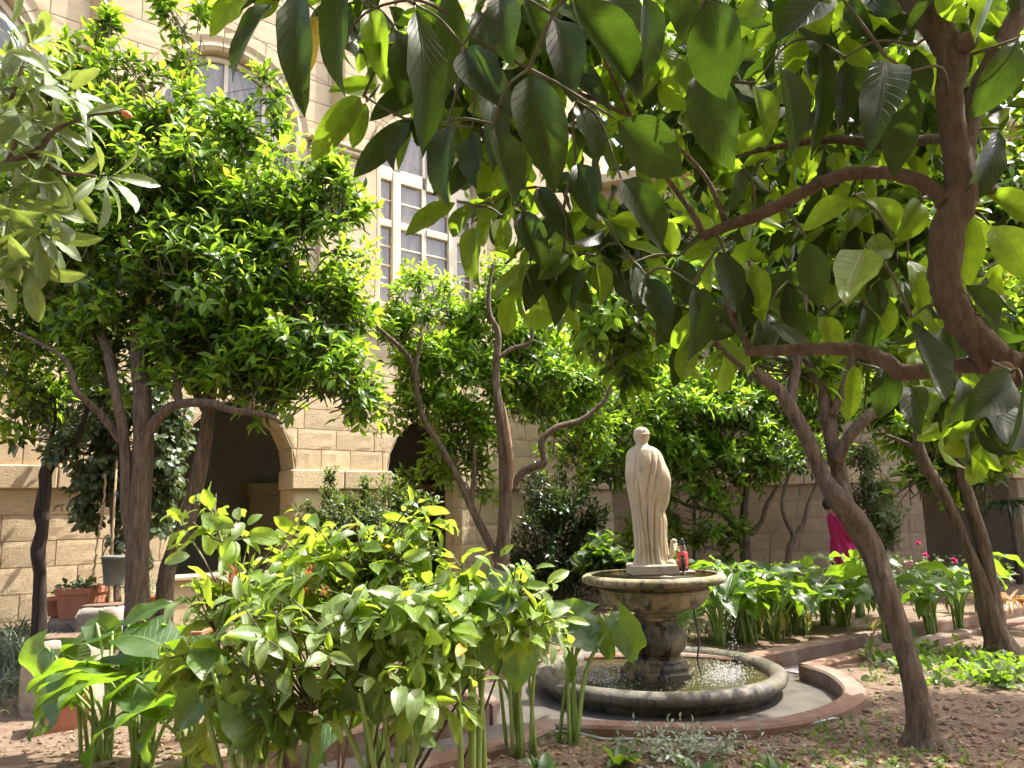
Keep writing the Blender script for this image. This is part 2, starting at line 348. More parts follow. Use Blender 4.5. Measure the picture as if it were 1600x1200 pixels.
# ------------------------------------------------------------------ ground, path, curbs
ZC = .15                                              # curb top
near_px = [(470, 1238), (560, 1207), (673, 1176), (781, 1150), (832, 1130), (852, 1122), (900, 1123), (1000, 1127), (1120, 1127), (1200, 1121), (1258, 1109), (1300, 1095),
           (1317, 1080), (1311, 1066), (1287, 1048), (1247, 1036)]
near_px2 = [(1247, 1036), (1290, 1026), (1350, 1012), (1480, 986), (1640, 955)]
far_px = [(200, 1222), (400, 1176), (606, 1133), (697, 1119), (770, 1100)]
far_px2 = [(770, 1100), (781, 1092), (752, 1078), (738, 1062), (746, 1048), (778, 1038), (900, 1026), (1070, 1022), (1150, 1029)]
far_px3 = [(1150, 1029), (1160, 1029), (1280, 1006), (1430, 978), (1640, 940)]
def gl(pts): return np.array([gnd(x, y, ZC)[:2] for x, y in pts])
near_e = np.vstack([smooth_path(gl(near_px), 4), gl(near_px2)[1:]])
far_e = np.vstack([gl(far_px), smooth_path(gl(far_px2), 4)[1:], gl(far_px3)[1:]])
path_poly = np.vstack([near_e, far_e[::-1]])
def inside(px, py, poly):
    c = np.zeros(px.shape, bool); j = len(poly)-1
    for i in range(len(poly)):
        xi, yi = poly[i]; xj, yj = poly[j]
        cond = ((yi > py) != (yj > py)) & (px < (xj-xi)*(py-yi)/(yj-yi+1e-12)+xi)
        c ^= cond; j = i
    return c
def fbm(x, y, s, seed=0):
    r = np.random.default_rng(seed); out = np.zeros_like(x)
    for k in range(5):
        a, b, p, q = r.uniform(-1, 1, 2).tolist()+r.uniform(0, 6.3, 2).tolist()
        f = s*(1.9**k); th = r.uniform(0, 6.3)
        out += np.sin((x*math.cos(th)+y*math.sin(th))*f+p+2*np.sin((y*math.cos(th)-x*math.sin(th))*f*.6+q))/(1.7**k)
    return out
def soil_z(x, y):
    x = np.asarray(x, float); y = np.asarray(y, float)
    return .095 + .014*fbm(x, y, 1.3, 3) + .006*fbm(x, y, 7, 4)
def offset_poly(P, d):
    T = nrmz(np.gradient(P, axis=0)); n = np.stack([T[:, 1], -T[:, 0]], 1); return P + n*d
gx = np.concatenate([np.linspace(-150, -10, 8), np.arange(-9.9, 11, .085), np.linspace(12, 150, 8)])
gy = np.concatenate([np.linspace(-150, 1, 10), np.arange(1.1, 18.5, .085), np.linspace(19, 150, 8)])
X, Y = np.meshgrid(gx, gy); Z = soil_z(X, Y)
pin = inside(X, Y, np.vstack([offset_poly(near_e, .10), offset_poly(far_e, -.10)[::-1]])); Z[pin] = -.035
far_out = (np.abs(X) > 10.9) | (Y < 1.1) | (Y > 18.4); Z[far_out] = .08
nx, ny = len(gx), len(gy)
idx = np.arange(nx*ny).reshape(ny, nx)
quads = np.stack([idx[:-1, :-1], idx[:-1, 1:], idx[1:, 1:], idx[1:, :-1]], -1).reshape(-1, 4)
me = mesh_from('ground', np.stack([X.ravel(), Y.ravel(), Z.ravel()], 1), quads.tolist(), [MAT['soil']])
tag(link('ground', me), kind='structure')
# path sheet
tess = [tuple(range(len(path_poly)))]
me = mesh_from('path', np.column_stack([path_poly, np.zeros(len(path_poly))]), tess, [MAT['path']], smooth=False)
tag(link('path', me), kind='structure')
def curb(name, edge, side, thick=.17, top=ZC):
    P = np.asarray(edge); Q = offset_poly(P, side*thick); n = len(P)
    P2 = offset_poly(P, side*.018); Q2 = offset_poly(P, side*(thick-.018)); V = []
    w = top + .004*np.sin(np.arange(n)*.37)
    for a, z in ((P, np.full(n, -.03)), (P, w-.018), (P2, w), (Q2, w), (Q, w-.018), (Q, np.full(n, -.03))):
        V.append(np.column_stack([a, z]))
    V = np.concatenate(V); Fs = [(k*n+i, k*n+i+1, (k+1)*n+i+1, (k+1)*n+i) for k in range(5) for i in range(n-1)]
    Fs += [tuple(k*n for k in range(6)), tuple(k*n+n-1 for k in range(5, -1, -1))]
    me = mesh_from(name, V, Fs, [MAT['curb']], smooth=False); o = link(name, me); return o
def resample(P, step=.12):
    P = np.asarray(P); d = np.r_[0, np.cumsum(np.linalg.norm(np.diff(P, axis=0), axis=1))]
    s = np.arange(0, d[-1], step); return np.column_stack([np.interp(s, d, P[:, k]) for k in range(P.shape[1])])
i_c = len(smooth_path(gl(near_px), 4))
tag(curb('path_curb', resample(near_e[:i_c]), 1), 'red concrete curb curving round the near side of the fountain', 'curb')
tag(curb('path_curb', near_e[i_c-1:], 1), 'straight curb running right from the corner beside the leaning tree', 'curb')
nf = len(far_px)
tag(curb('path_curb', resample(gl(far_px)), -1, .2, ZC+.01), 'reddish curb in front of the left bed behind the arum stems', 'curb')
tag(curb('path_curb', resample(smooth_path(gl(far_px2), 4)), -1), 'curb passing behind the fountain basin', 'curb')
tag(curb('path_curb', gl(far_px3), -1), 'red curb holding the arum bed right of the fountain', 'curb')

# ------------------------------------------------------------------ left cloister building
WA = math.radians(39); WD = np.array([math.cos(WA), math.sin(WA), 0]); WN = np.array([math.sin(WA), -math.cos(WA), 0])
P0 = at(100, 990, 10.5); P0[2] = 0
bl = thing('cloister_building', 'tall pale limestone cloister building with arcade below and arched windows above', 'building', P0, WA)
def wpt(t, n, z): return P0 + WD*t + WN*n + np.array([0, 0, z])
T0, T1, ZTOP = -4.0, 10.6, 15.0
ARCH = [(1.30, 3.12, 2.33, 1.12), (4.82, 6.40, 2.33, 1.02)]     # left, right, spring, rise
def arch_halfwidth(a, z):
    """half opening width of a slightly pointed arch at height z"""
    l, r, zs, rise = a; h = (r-l)/2
    if z <= zs: return h
    if z >= zs+rise: return 0.0
    R = (h*h+rise*rise)/(2*h); return max(0.0, math.sqrt(max(0, R*R-(z-zs)**2))-(R-h))
def arch_pts(a, z0, n=12):
    l, r, zs, rise = a; c = (l+r)/2; out = [(l, z0)]
    zz = zs + rise*np.sin(np.linspace(0, math.pi/2, n))
    out += [(c-arch_halfwidth(a, z), z) for z in zz]
    out += [(c+arch_halfwidth(a, z), z) for z in zz[::-1][1:]] + [(r, z0)]
    return out
WIN = [(-2.0, 1.095), (1.86, 1.095), (5.72, 1.095), (9.58, 1.095)]        # centre, half width
SILL, WSP = 5.33, 8.06
def win_pts(w, z0, n=12, R=None):
    c, h = w; R = R or h; out = [(c-R, z0)]
    for k in range(n+1):
        a = math.pi - math.pi*k/n; out.append((c+R*math.cos(a), WSP+R*math.sin(a)))
    out.append((c+R, z0)); return out
def extrude(poly, y0, y1):
    """polygon in (x,z) to a solid between y0 and y1 (local frame, -y faces the garden)"""
    n = len(poly); V = [(x, y0, z) for x, z in poly]+[(x, y1, z) for x, z in poly]
    Fs = [tuple(range(n)), tuple(range(2*n-1, n-1, -1))]+[(i, i+n, (i+1) % n+n, (i+1) % n) for i in range(n)]
    return V, Fs
ZS = 4.75
low = [(T0, 0)]
for a in ARCH: low += arch_pts(a, .70 if a is ARCH[0] else .12)
PAR = [(ARCH[0][0], ARCH[0][1], .70), (ARCH[1][0], ARCH[1][1], .12)]
low2 = [(T0, -.1)]
for a in ARCH: low2 += [(a[0], -.1)] + arch_pts(a, -.1)[1:-1] + [(a[1], -.1)]
low2 += [(T1, -.1), (T1, ZS), (T0, ZS)]
b = MB(); b.add(*extrude(low2, 0, .52)); b.build('lower_wall', MAT['mortar'], bl, False)
for l, r, h in PAR:
    b = MB(); b.box(((l+r)/2, .27, (h-.1)/2-.0), (r-l-.004, .46, h+.1)); b.build('parapet', MAT['stone_smooth'], bl, False)
    b = MB(); b.box(((l+r)/2, .25, h+.03), (r-l-.004, .56, .06), bevel=.012); b.build('parapet_slab', MAT['stone_smooth'], bl, False)
up = [(T0, ZS), (T0, ZTOP), (T1, ZTOP), (T1, ZS)]
b = MB(); b.box(((T0+T1)/2, .26, (ZS+SILL)/2), (T1-T0, .52, SILL-ZS-.004)); 
up2 = [(T0, SILL)]
for w in WIN:
    p = win_pts(w, SILL)
    if w[0]+w[1] > T1: p = None
    if p: up2 += p
up2 += [(T1, SILL), (T1, ZTOP), (T0, ZTOP)]
b.add(*extrude(up2, 0, .52)); b.build('upper_wall', MAT['mortar'], bl, False)
b = MB(); b.box(((T0+T1)/2, 2.3, ZTOP+.12), (T1-T0+.4, 5.2, .24)); b.build('roof_slab', MAT['stone_smooth'], bl, False)
# arcade walk behind the arches
b = MB(); b.box(((T0+T1)/2, 3.6, 2.3), (T1-T0, .3, 4.9)); b.build('arcade_back_wall', MAT['plaster_dark'], bl, False)
b = MB(); b.box(((T0+T1)/2, 2.0, -.02), (T1-T0, 2.98, .2)); b.build('arcade_floor', MAT['slab'], bl, False)
b = MB(); b.box(((T0+T1)/2, 2.0, 4.2), (T1-T0, 2.96, .3)); b.build('arcade_ceiling', MAT['plaster_dark'], bl, False)
for c in (T0+.15, T1-.15):
    b = MB(); b.box((c, 2.0, 2.0), (.29, 2.94, 4.1)); b.build('arcade_end_wall', MAT['plaster_dark'], bl, False)
for c in (-.6, 3.95, 7.4):
    b = MB(); b.box((c, 3.3, 1.0), (.75, .3, 2.0), bevel=.01); b.build('inner_pilaster', MAT['stone_rough'], bl, False)
    b = MB(); b.box((c, 3.26, 2.12), (.9, .38, .24), bevel=.01); b.build('inner_impost', MAT['stone_rough'], bl, False)
for c in (1.68, 5.68):                                    # blind arches on the back wall of the walk
    outer = arch_pts((c-1.28, c+1.28, 2.25, 1.45), 2.25, 12)[1:-1]; inner = arch_pts((c-1.08, c+1.08, 2.25, 1.25), 2.25, 12)[1:-1]; n_ = len(outer); V = []
    for y in (3.28, 3.46):
        for P in (outer, inner): V += [(x, y, z) for x, z in P]
    Fs = [(i, i+1, n_+i+1, n_+i) for i in range(n_-1)]+[(n_+i, n_+i+1, 3*n_+i+1, 3*n_+i) for i in range(n_-1)]+[(i, 2*n_+i, 2*n_+i+1, i+1) for i in range(n_-1)]
    b = MB(); b.add(V, Fs); b.build('blind_arch', MAT['plaster_dark'], bl, False)
# stone blocks --------------------------------------------------------------
def block_variant(seed, rough, nu=6, nv=4):
    r = np.random.default_rng(seed); V, Fs = [], []
    g = lambda: r.uniform(-1, 1)
    us = np.linspace(-.5, .5, nu+1); vs = np.linspace(-.5, .5, nv+1)
    ph = r.uniform(0, 6, 4)
    for j, v in enumerate(vs):
        for i, u in enumerate(us):
            e = (i in (0, nu)) or (j in (0, nv))
            d = .021 if e else .025 + rough*(g()*.6+.5*math.sin(u*9+ph[0]+3*v)*math.cos(v*7+ph[1]))
            V.append((u*.994 if e else u*1.1 if abs(u) > .3 else u, -d, v*.99 if e else v*1.3 if abs(v) > .2 else v))
    W_ = nu+1
    Fs = [(j*W_+i, j*W_+i+1, (j+1)*W_+i+1, (j+1)*W_+i) for j in range(nv) for i in range(nu)]
    ring = [i for i in range(W_)]+[j*W_+nu for j in range(1, nv+1)]+[nv*W_+i for i in range(nu-1, -1, -1)]+[j*W_ for j in range(nv-1, 0, -1)]
    n0 = len(V); V += [(V[k][0], .02, V[k][2]) for k in ring]
    Fs += [(ring[k], n0+k, n0+(k+1) % len(ring), ring[(k+1) % len(ring)]) for k in range(len(ring))]
    return np.array(V), Fs
class Stones:
    """lays stone courses in a wall's own frame; the largest in view become parts, the rest one mesh"""
    def __init__(self, root, org, dx, nrm):
        self.items = []; self.root = root; self.org = org; self.dx = dx; self.nrm = nrm
        self.var = {}
    def meshes(self, kind, rough, mat):
        self.var[kind] = []
        for s in range(7):
            V, Fs = block_variant(s+hash(kind) % 7 if False else s*3+len(kind), rough); self.var[kind].append((V, Fs, mesh_from('stone', V, Fs, [mat], smooth=False), mat))
    def course(self, z0, z1, x0, x1, wmin, wmax, cuts, kind):
        x = x0 - rng.uniform(0, wmin)
        while x < x1:
            w = rng.uniform(wmin, wmax); l, r = max(x, x0), min(x+w, x1); x += w
            if r-l < .08: continue
            self.items.append((l, r, z0, z1, cuts, kind))
    def finish(self, cap=300, rm='stone_rough'):
        out = []
        for l, r, z0, z1, cuts, kind in self.items:
            # a cut is f(z)->(a,b) opening interval; pieces left and right of it
            pieces = [('f', l, r)]
            lev = np.linspace(z0, z1, 5)
            shaped = []
            segs = [[(l, r)]*5]
            for cf in cuts:
                iv = [cf(z) for z in lev]
                ns = []
                for s in segs:
                    if all(i is None or i[1] <= q[0] or i[0] >= q[1] for i, q in zip(iv, s)): ns.append(s); continue
                    L = [(q[0], q[1] if i is None else min(q[1], max(i[0], q[0]))) for i, q in zip(iv, s)]
                    Rr = [(q[0] if i is None else max(q[0], min(i[1], q[1])), q[1]) for i, q in zip(iv, s)]
                    if max(b_-a_ for a_, b_ in L) > .06 and any(i is not None and i[0] > q[0] for i, q in zip(iv, s)): ns.append(L)
                    if max(b_-a_ for a_, b_ in Rr) > .06 and any(i is not None and i[1] < q[1] for i, q in zip(iv, s)): ns.append([(a_, b_) for a_, b_ in Rr])
                segs = ns
            for s in segs:
                plainrect = all(abs(q[0]-s[0][0]) < 1e-6 and abs(q[1]-s[0][1]) < 1e-6 for q in s)
                out.append((s, z0, z1, kind, plainrect))
        scored = []
        for k, (s, z0, z1, kind, pr) in enumerate(out):
            c = self.org + self.dx*(s[2][0]+s[2][1])/2 + np.array([0, 0, (z0+z1)/2])
            px, py, w = proj(c); vis = -60 < px < 1660 and -60 < py < 1100 and w > 0
            area = (s[2][1]-s[2][0])*(z1-z0)*(F/w)**2 if vis else 0
            scored.append((-area, k))
        scored.sort(); keep = set(k for a, k in scored[:cap] if a < 0)
        rest = MB(); restmat = []
        for k, (s, z0, z1, kind, pr) in enumerate(out):
            vi = int(rng.integers(7)); V, Fs, me, mat = self.var[kind][vi]
            h = z1-z0
            if pr:
                w = s[0][1]-s[0][0]; cx = (s[0][0]+s[0][1])/2; cz = (z0+z1)/2
                w_ = w-.011; h_ = h-.010; dd = .6+rng.uniform(-.1, .1)
                if k in keep:
                    o = link('stone', me, self.root); o.location = (cx, 0, cz); o.scale = (w_*(1 if rng.random() < .5 else 1), dd, h_)
                else:
                    rest.add(np.array(V)*[w_, dd, h_]+[cx, 0, cz], Fs, 0 if kind == 'r' else 1)
            else:
                P = []; zz = np.linspace(z0+.007, z1-.007, 5)
                for (a_, b_), z in zip(s, zz):
                    a2, b2 = (a_+.008, b_-.008) if b_-a_ > .03 else ((a_+b_)/2, (a_+b_)/2)
                    for q, u in enumerate((0, .33, .67, 1)):
                        e = q in (0, 3) or z in (zz[0], zz[-1])
                        P.append((a2+(b2-a2)*u, -.013 if e else -.015-rng.uniform(0, .004), z))
                Fq = [(j*4+i, j*4+i+1, (j+1)*4+i+1, (j+1)*4+i) for j in range(4) for i in range(3)]
                ring = [0, 1, 2, 3, 7, 11, 15, 19, 18, 17, 16, 12, 8, 4]; n0 = len(P); P += [(P[q][0], .02, P[q][2]) for q in ring]
                Fq += [(ring[q], n0+q, n0+(q+1) % 14, ring[(q+1) % 14]) for q in range(14)]
                if k in keep: link('stone', mesh_from('stone', P, Fq, [mat], smooth=False), self.root)
                else: rest.add(P, Fq, 0 if kind == 'r' else 1)
        if rest.n: tag(rest.build('stone_facing', [MAT[rm], MAT['stone_smooth']], self.root, False), kind='stuff')
st = Stones(bl, P0, WD, WN); st.meshes('r', .009, MAT['stone_rough']); st.meshes('s', .003, MAT['stone_smooth'])
acut = [lambda z, a=a: (lambda h: None if h <= 0 else ((a[0]+a[1])/2-h, (a[0]+a[1])/2+h))(arch_halfwidth(a, z)) for a in ARCH]
def wcut(w, R):
    def f(z):
        if z < SILL-.14: return None
        if z <= WSP: return (w[0]-R, w[0]+R)
        d = R*R-(z-WSP)**2
        return None if d <= 0 else (w[0]-math.sqrt(d), w[0]+math.sqrt(d))
    return f
wcuts = [wcut(w, 1.34) for w in WIN]
zc = np.r_[np.arange(0, 2.02, .335)]
for k in range(6): st.course(zc[k], zc[k]+.335, T0, T1, .42, .85, acut, 'r')
z = 2.33
while z < ZS-.05:
    z1 = min(z+.335, ZS) if ZS-(z+.335) > .1 else ZS
    st.course(z, z1, T0, T1, .4, .8, acut, 'r' if z < 3.7 else 's'); z = z1
z = ZS+.16
while z < ZTOP-.1:
    h = .39; st.course(z, min(z+h, ZTOP), T0, T1, .5, .95, wcuts, 's'); z += h
st.finish(300)
b = MB(); b.box(((T0+T1)/2, -.035, ZS+.08), (T1-T0, .11, .13), bevel=.02); b.build('string_course', MAT['stone_smooth'], bl, False)
# impost blocks on the piers, returning into the openings
def impost(x0, x1, ret0, ret1, root, dep=.58):
    n = max(1, round((x1-x0)/.75)); e = np.linspace(x0, x1, n+1)
    for i in range(n):
        b = MB(); a0 = e[i]-(.07 if (i == 0 and ret0) else 0)+.004; a1 = e[i+1]+(.07 if (i == n-1 and ret1) else 0)-.004
        b.box(((a0+a1)/2, dep/2-.085, 2.17), (a1-a0, dep, .315), bevel=.018); b.build('impost_block', MAT['stone_rough'], root, False)
impost(T0, ARCH[0][0], False, True, bl); impost(ARCH[0][1], ARCH[1][0], True, True, bl); impost(ARCH[1][1], T1, True, False, bl)
# stones lining the arch soffits and jambs
for a in ARCH:
    pts = np.array(arch_pts(a, 2.335, 6)); pts = pts[1:-1]
    seg = np.linalg.norm(np.diff(pts, axis=0), axis=1)
    for i in range(len(pts)-1):
        p, q = pts[i], pts[i+1]; mid = (p+q)/2; cx = (a[0]+a[1])/2
        nrm = np.array([q[1]-p[1], -(q[0]-p[0])]); nrm /= np.linalg.norm(nrm)
        dq = (q-p)*.012/np.linalg.norm(q-p)
        for y0, y1 in ((-.012, .24), (.25, .52)):
            b = MB(); V = []
            for y in (y0, y1):
                for P in (p+dq, q-dq): V += [(P[0], y, P[1]), (P[0]+nrm[0]*.012, y, P[1]+nrm[1]*.012)]
            b.add(V, [(0, 2, 3, 1), (4, 5, 7, 6), (0, 1, 5, 4), (2, 6, 7, 3), (1, 3, 7, 5), (0, 4, 6, 2)]); b.build('soffit_stone', MAT['stone_rough'], bl, False)
    for x, s in ((a[0], 1), (a[1], -1)):
        for k in range(6):
            for y0, y1 in ((-.01, .26), (.27, .52)):
                b = MB(); b.box((x+s*.006, (y0+y1)/2, zc[k]+.1675), (.02, y1-y0-.008, .323), bevel=.004); b.build('jamb_stone', MAT['stone_rough'], bl, False)
# windows
for w in WIN:
    c, h = w
    if c+h > T1: continue
    wf = MB(); Y0 = .16
    def bar(x0, x1, z0, z1, y=Y0, d=.07): wf.box(((x0+x1)/2, y, (z0+z1)/2), (x1-x0, d, z1-z0), bevel=.008)
    xs = [-1.09, -.75, -.58, -.09, .01, .51, .71, 1.05]
    cols = [(-1.05, -.75), (-.58, -.09), (.01, .51), (.71, 1.05)]
    bar(c-1.095, c-1.05, SILL, WSP); bar(c+1.05, c+1.095, SILL, WSP)
    bar(c-.75, c-.58, SILL, 8.0, Y0-.02, .1); bar(c+.51, c+.71, SILL, 8.0, Y0-.02, .1); bar(c-.09, c+.01, SILL+.05, 7.82, Y0+.003, .065)
    for z0, z1 in ((SILL, SILL+.07), (6.88, 7.02), (7.80, 8.06)):
        for x0, x1 in ((c-1.05, c-.75), (c-.58, c-.09), (c+.01, c+.51), (c+.71, c+1.05)): bar(x0, x1, z0, z1, Y0-.012, .085)
    rowsA = np.linspace(5.40, 6.88, 5); rowsB = np.linspace(7.02, 7.80, 3)
    for x0, x1 in cols:
        for zz in list(rowsA[1:-1])+list(rowsB[1:-1]): bar(c+x0, c+x1, zz-.018, zz+.018, Y0+.004, .04)
    # lunette frame: arch ring and radial bars
    ring = [(c+1.03*math.cos(t), Y0, WSP+1.03*math.sin(t)) for t in np.linspace(0, math.pi, 25)]; wf.tube(ring, [.055]*25, 6)
    for xb in (-.665, -.04, .61):
        hh = math.sqrt(max(0, 1.0-xb*xb)); bar(c+xb-.035, c+xb+.035, 8.06, WSP+hh-.02, Y0+.006, .06)
    win = wf.build('window', MAT['window_paint'], bl, False)
    def pane(x0, x1, z0, z1):
        m = MB(); m.box(((x0+x1)/2, Y0+.012, (z0+z1)/2), (x1-x0+.01, .008, z1-z0+.01)); m.build('pane', MAT['glass'], win, False)
    for x0, x1 in cols:
        for rows in (rowsA, rowsB):
            for i in range(len(rows)-1): pane(c+x0, c+x1, rows[i]+.018, rows[i+1]-.018)
    for x0, x1 in ((-1.0, -.70), (-.63, -.075), (-.005, .575), (.645, 1.0)):     # lunette lights
        P = [(c+x, math.sqrt(max(0, 1.0-x*x))) for x in np.linspace(x0, x1, 7)]
        poly = [(x, 8.06) for x in (c+x0, c+x1)] + [(x, WSP+max(z, .01)) for x, z in P[::-1]]
        m = MB(); m.add(*extrude(poly, Y0+.008, Y0+.016)); m.build('pane', MAT['glass'], win, False)
    g = np.linspace(-1.09, 1.09, 60); V = []
    for z in (SILL, WSP, 9.12):
        for x in g: V.append((c+x*(1 if z < 9 else .4), .225+.02*math.sin(x*34+1.5*math.sin(x*9))+.012*math.sin(x*71), z))
    Fs = [(j*60+i, j*60+i+1, (j+1)*60+i+1, (j+1)*60+i) for j in range(2) for i in range(59)]
    link('curtain', mesh_from('curtain', V, Fs, [MAT['curtain']]), win)
    b = MB(); b.box((c, -.04, SILL-.07), (2.75, .3, .14), bevel=.02); b.build('window_sill', MAT['stone_smooth'], bl, False)
    # surround: jamb strips and a moulded archivolt
    for s in (-1, 1):
        b = MB(); b.box((c+s*1.215, -.02, (SILL+WSP)/2+.0), (.235, .1, WSP-SILL-.01), bevel=.02); b.build('window_jamb', MAT['stone_smooth'], bl, False)
    nv = 11
    for i in range(nv):
        a0, a1 = math.pi*i/nv+.006, math.pi*(i+1)/nv-.006; V = []
        for a_ in np.linspace(a0, a1, 4):
            for R_, y in ((1.10, .1), (1.10, -.02), (1.16, -.07), (1.24, -.05), (1.33, -.085), (1.335, .02)): V.append((c+R_*math.cos(a_), y, WSP+R_*math.sin(a_)))
        Fs = [(k*6+j, k*6+j+1, (k+1)*6+j+1, (k+1)*6+j) for k in range(3) for j in range(5)]
        Fs += [tuple(range(6))[::-1], tuple(18+j for j in range(6))]
        b = MB(); b.add(V, Fs); b.build('voussoir', MAT['stone_smooth'], bl, False)
for c in (-.07, 3.79, 7.65):                            # pilaster with moulded cap between the windows
    b = MB(); b.box((c+.15, -.03, 6.66), (1.0, .12, 2.55), bevel=.015); b.build('pilaster', MAT['stone_smooth'], bl, False)
    b = MB(); b.box((c+.06, -.07, 7.98), (1.22, .22, .1), bevel=.03).box((c+.06, -.06, 8.08), (1.3, .28, .08), bevel=.025); b.build('pilaster_cap', MAT['stone_smooth'], bl, False)
    b = MB(); b.tube([(c-.03, -.02, 8.13), (c-.03, -.02, ZTOP)], [.13, .13], 10); b.build('wall_shaft', MAT['stone_smooth'], bl)
# loose cables hung on the facade
def cable(label, pts, r=.006):
    P = smooth_path([wpt(*p) for p in pts], 6); b = MB(P[0]); b.tube(P, [r]*len(P), 5)
    o = b.build('cable', MAT['wire']); o.location = tuple(P[0]); tag(o, label, 'cable')
cable('thin vertical cable hanging down the stone wall left of the large window', [(4.72-.25, .12, 9.2), (4.50, .11, 7.8), (4.52, .11, 6.6), (4.47, .11, 5.1)])
cable('thin slanting cable crossing the facade above the arched window', [(-.6, .12, 9.5), (1.0, .25, 9.75), (2.6, .2, 9.35), (4.4, .12, 8.9), (6.0, .2, 8.3)])

# ------------------------------------------------------------------ right cloister wall
C2 = at(952, 780, 17.1); C2[2] = 0; E2 = at(1585, 735, 14.9); E2[2] = 0
D2 = nrmz(E2-C2); A2 = math.atan2(D2[1], D2[0]); N2 = np.array([D2[1], -D2[0], 0])
L2 = float(np.linalg.norm(E2-C2)); br = thing('arcade_building', 'shaded stone arcade building closing the far right of the garden', 'building', C2, A2)
def on2(px, py):
    r = ray(px, py); t = ((C2-EYE) @ N2)/(r @ N2); return float((EYE+r*t-C2) @ D2)
a_l, a_r = on2(1438, 760), on2(1586, 735)
AR2 = [(a_l, a_r, 2.33, 1.15), (a_r+1.5, a_r+1.5+(a_r-a_l), 2.33, 1.15)]
X1 = AR2[1][1]+2.0; ZT2 = 9.0
pol = [(-.3, -.1)]
for a in AR2: pol += [(a[0], -.1)]+arch_pts(a, -.1)[1:-1]+[(a[1], -.1)]
pol += [(X1, -.1), (X1, ZT2), (-.3, ZT2)]
b = MB(); b.add(*extrude(pol, 0, .52)); b.build('wall', MAT['mortar'], br, False)
b = MB(); b.box((X1/2-.15, 3.4, 2.6), (X1+.3, .3, 5.4)); b.build('arcade_back_wall', MAT['stone_pink'], br, False)
b = MB(); b.box((X1/2-.15, 1.9, 4.2), (X1+.3, 2.7, .3)); b.build('arcade_ceiling', MAT['plaster_dark'], br, False)
b = MB(); b.box((X1/2-.15, 1.9, -.02), (X1+.3, 2.7, .2)); b.build('arcade_floor', MAT['slab'], br, False)
b = MB(); b.box((X1-.15, 1.9, 2.1), (.3, 2.68, 4.0)); b.build('arcade_end_wall', MAT['plaster_dark'], br, False)
b = MB(); b.box((X1/2-.15, 1.7, ZT2+.1), (X1+.5, 4.2, .2)); b.build('roof_slab', MAT['stone_smooth'], br, False)
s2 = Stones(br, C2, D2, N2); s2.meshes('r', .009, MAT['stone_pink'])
ac2 = [lambda z, a=a: (lambda h: None if h <= 0 else ((a[0]+a[1])/2-h, (a[0]+a[1])/2+h))(arch_halfwidth(a, z)) for a in AR2]
for k in range(6): s2.course(zc[k], zc[k]+.335, -.3, X1, .45, .8, ac2, 'r')
z = 2.33
while z < ZT2-.05: s2.course(z, min(z+.335, ZT2), -.3, X1, .45, .8, ac2, 'r'); z += .335
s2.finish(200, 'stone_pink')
impost(-.3, AR2[0][0], False, True, br); impost(AR2[0][1], AR2[1][0], True, True, br); impost(AR2[1][1], X1, True, False, br)

# ------------------------------------------------------------------ cloister range behind the camera (out of frame; added for its warm bounce light)
bk_ = thing('cloister_building', 'unseen sunlit stone cloister range on the near side of the garden', 'building', (0, -2.6, 0), math.pi+.25)
ARB = [(-7.6+3.4*i, -5.8+3.4*i, 2.33, 1.1) for i in range(5)]
pol = [(-11, -.1)]
for a in ARB: pol += [(a[0], -.1)]+arch_pts(a, -.1)[1:-1]+[(a[1], -.1)]
pol += [(11, -.1), (11, 10), (-11, 10)]
b = MB(); b.add(*extrude(pol, 0, .5)); b.build('wall', MAT['stone_smooth'], bk_, False)
b = MB(); b.box((0, 3.4, 5), (22, .3, 10)); b.build('arcade_back_wall', MAT['stone_rough'], bk_, False)
b = MB(); b.box((0, 1.95, 4.2), (22, 2.6, .3)); b.build('arcade_ceiling', MAT['plaster_dark'], bk_, False)

# ------------------------------------------------------------------ fountain
FC = np.array([1.262, 7.27, 0.0])
ft = thing('fountain', 'two tiered mossy stone fountain with round basin on the path', 'fountain', FC)
def warp(amp, seed):
    def f(V):
        out = V.copy()
        for i, v in enumerate(V):
            n = mnoise.noise(Vector((v[0]*4+seed, v[1]*4, v[2]*4))); r = math.hypot(v[0], v[1])
            if r > .02: out[i][:2] *= 1+amp*n/r
            out[i][2] += amp*.4*mnoise.noise(Vector((v[0]*3, v[1]*3+seed, 2.0)))
        return out
    return f
def rnd_prof(P, sub=4): return smooth_path(P, sub)
prof = [(1.00, -.02), (1.00, .03), (1.02, .045), (1.015, .06), (1.06, .075), (1.105, .10), (1.12, .135), (1.105, .172), (1.06, .195), (1.01, .192), (.975, .168), (.955, .13), (.945, .05), (.94, .012), (.30, .010), (.01, .010)]
b = MB(); b.lathe(prof, seg=96, fn=warp(.006, 1)); b.build('lower_basin', MAT['basin'], ft)
b = MB(); ang = np.linspace(0, 2*math.pi, 72, endpoint=False); rr = np.linspace(.02, .95, 26); V = []
for r_ in rr:
    for a in ang: V.append((r_*math.cos(a), r_*math.sin(a), .115+.003*math.sin(r_*70+3*math.sin(a*3))+.0025*mnoise.noise(Vector((r_*9*math.cos(a), r_*9*math.sin(a), 0)))))
b.add(V, [(i*72+j, i*72+(j+1) % 72, (i+1)*72+(j+1) % 72, (i+1)*72+j) for i in range(25) for j in range(72)]+[tuple(range(72))]); b.build('water_surface', MAT['water'], ft)
b = MB(); b.lathe([(.34, .0), (.34, .16), (.325, .175), (.30, .18), (.30, .21), (.28, .23), (.25, .245)], seg=8); b.build('pedestal_foot', MAT['fount_wet'], ft, False)
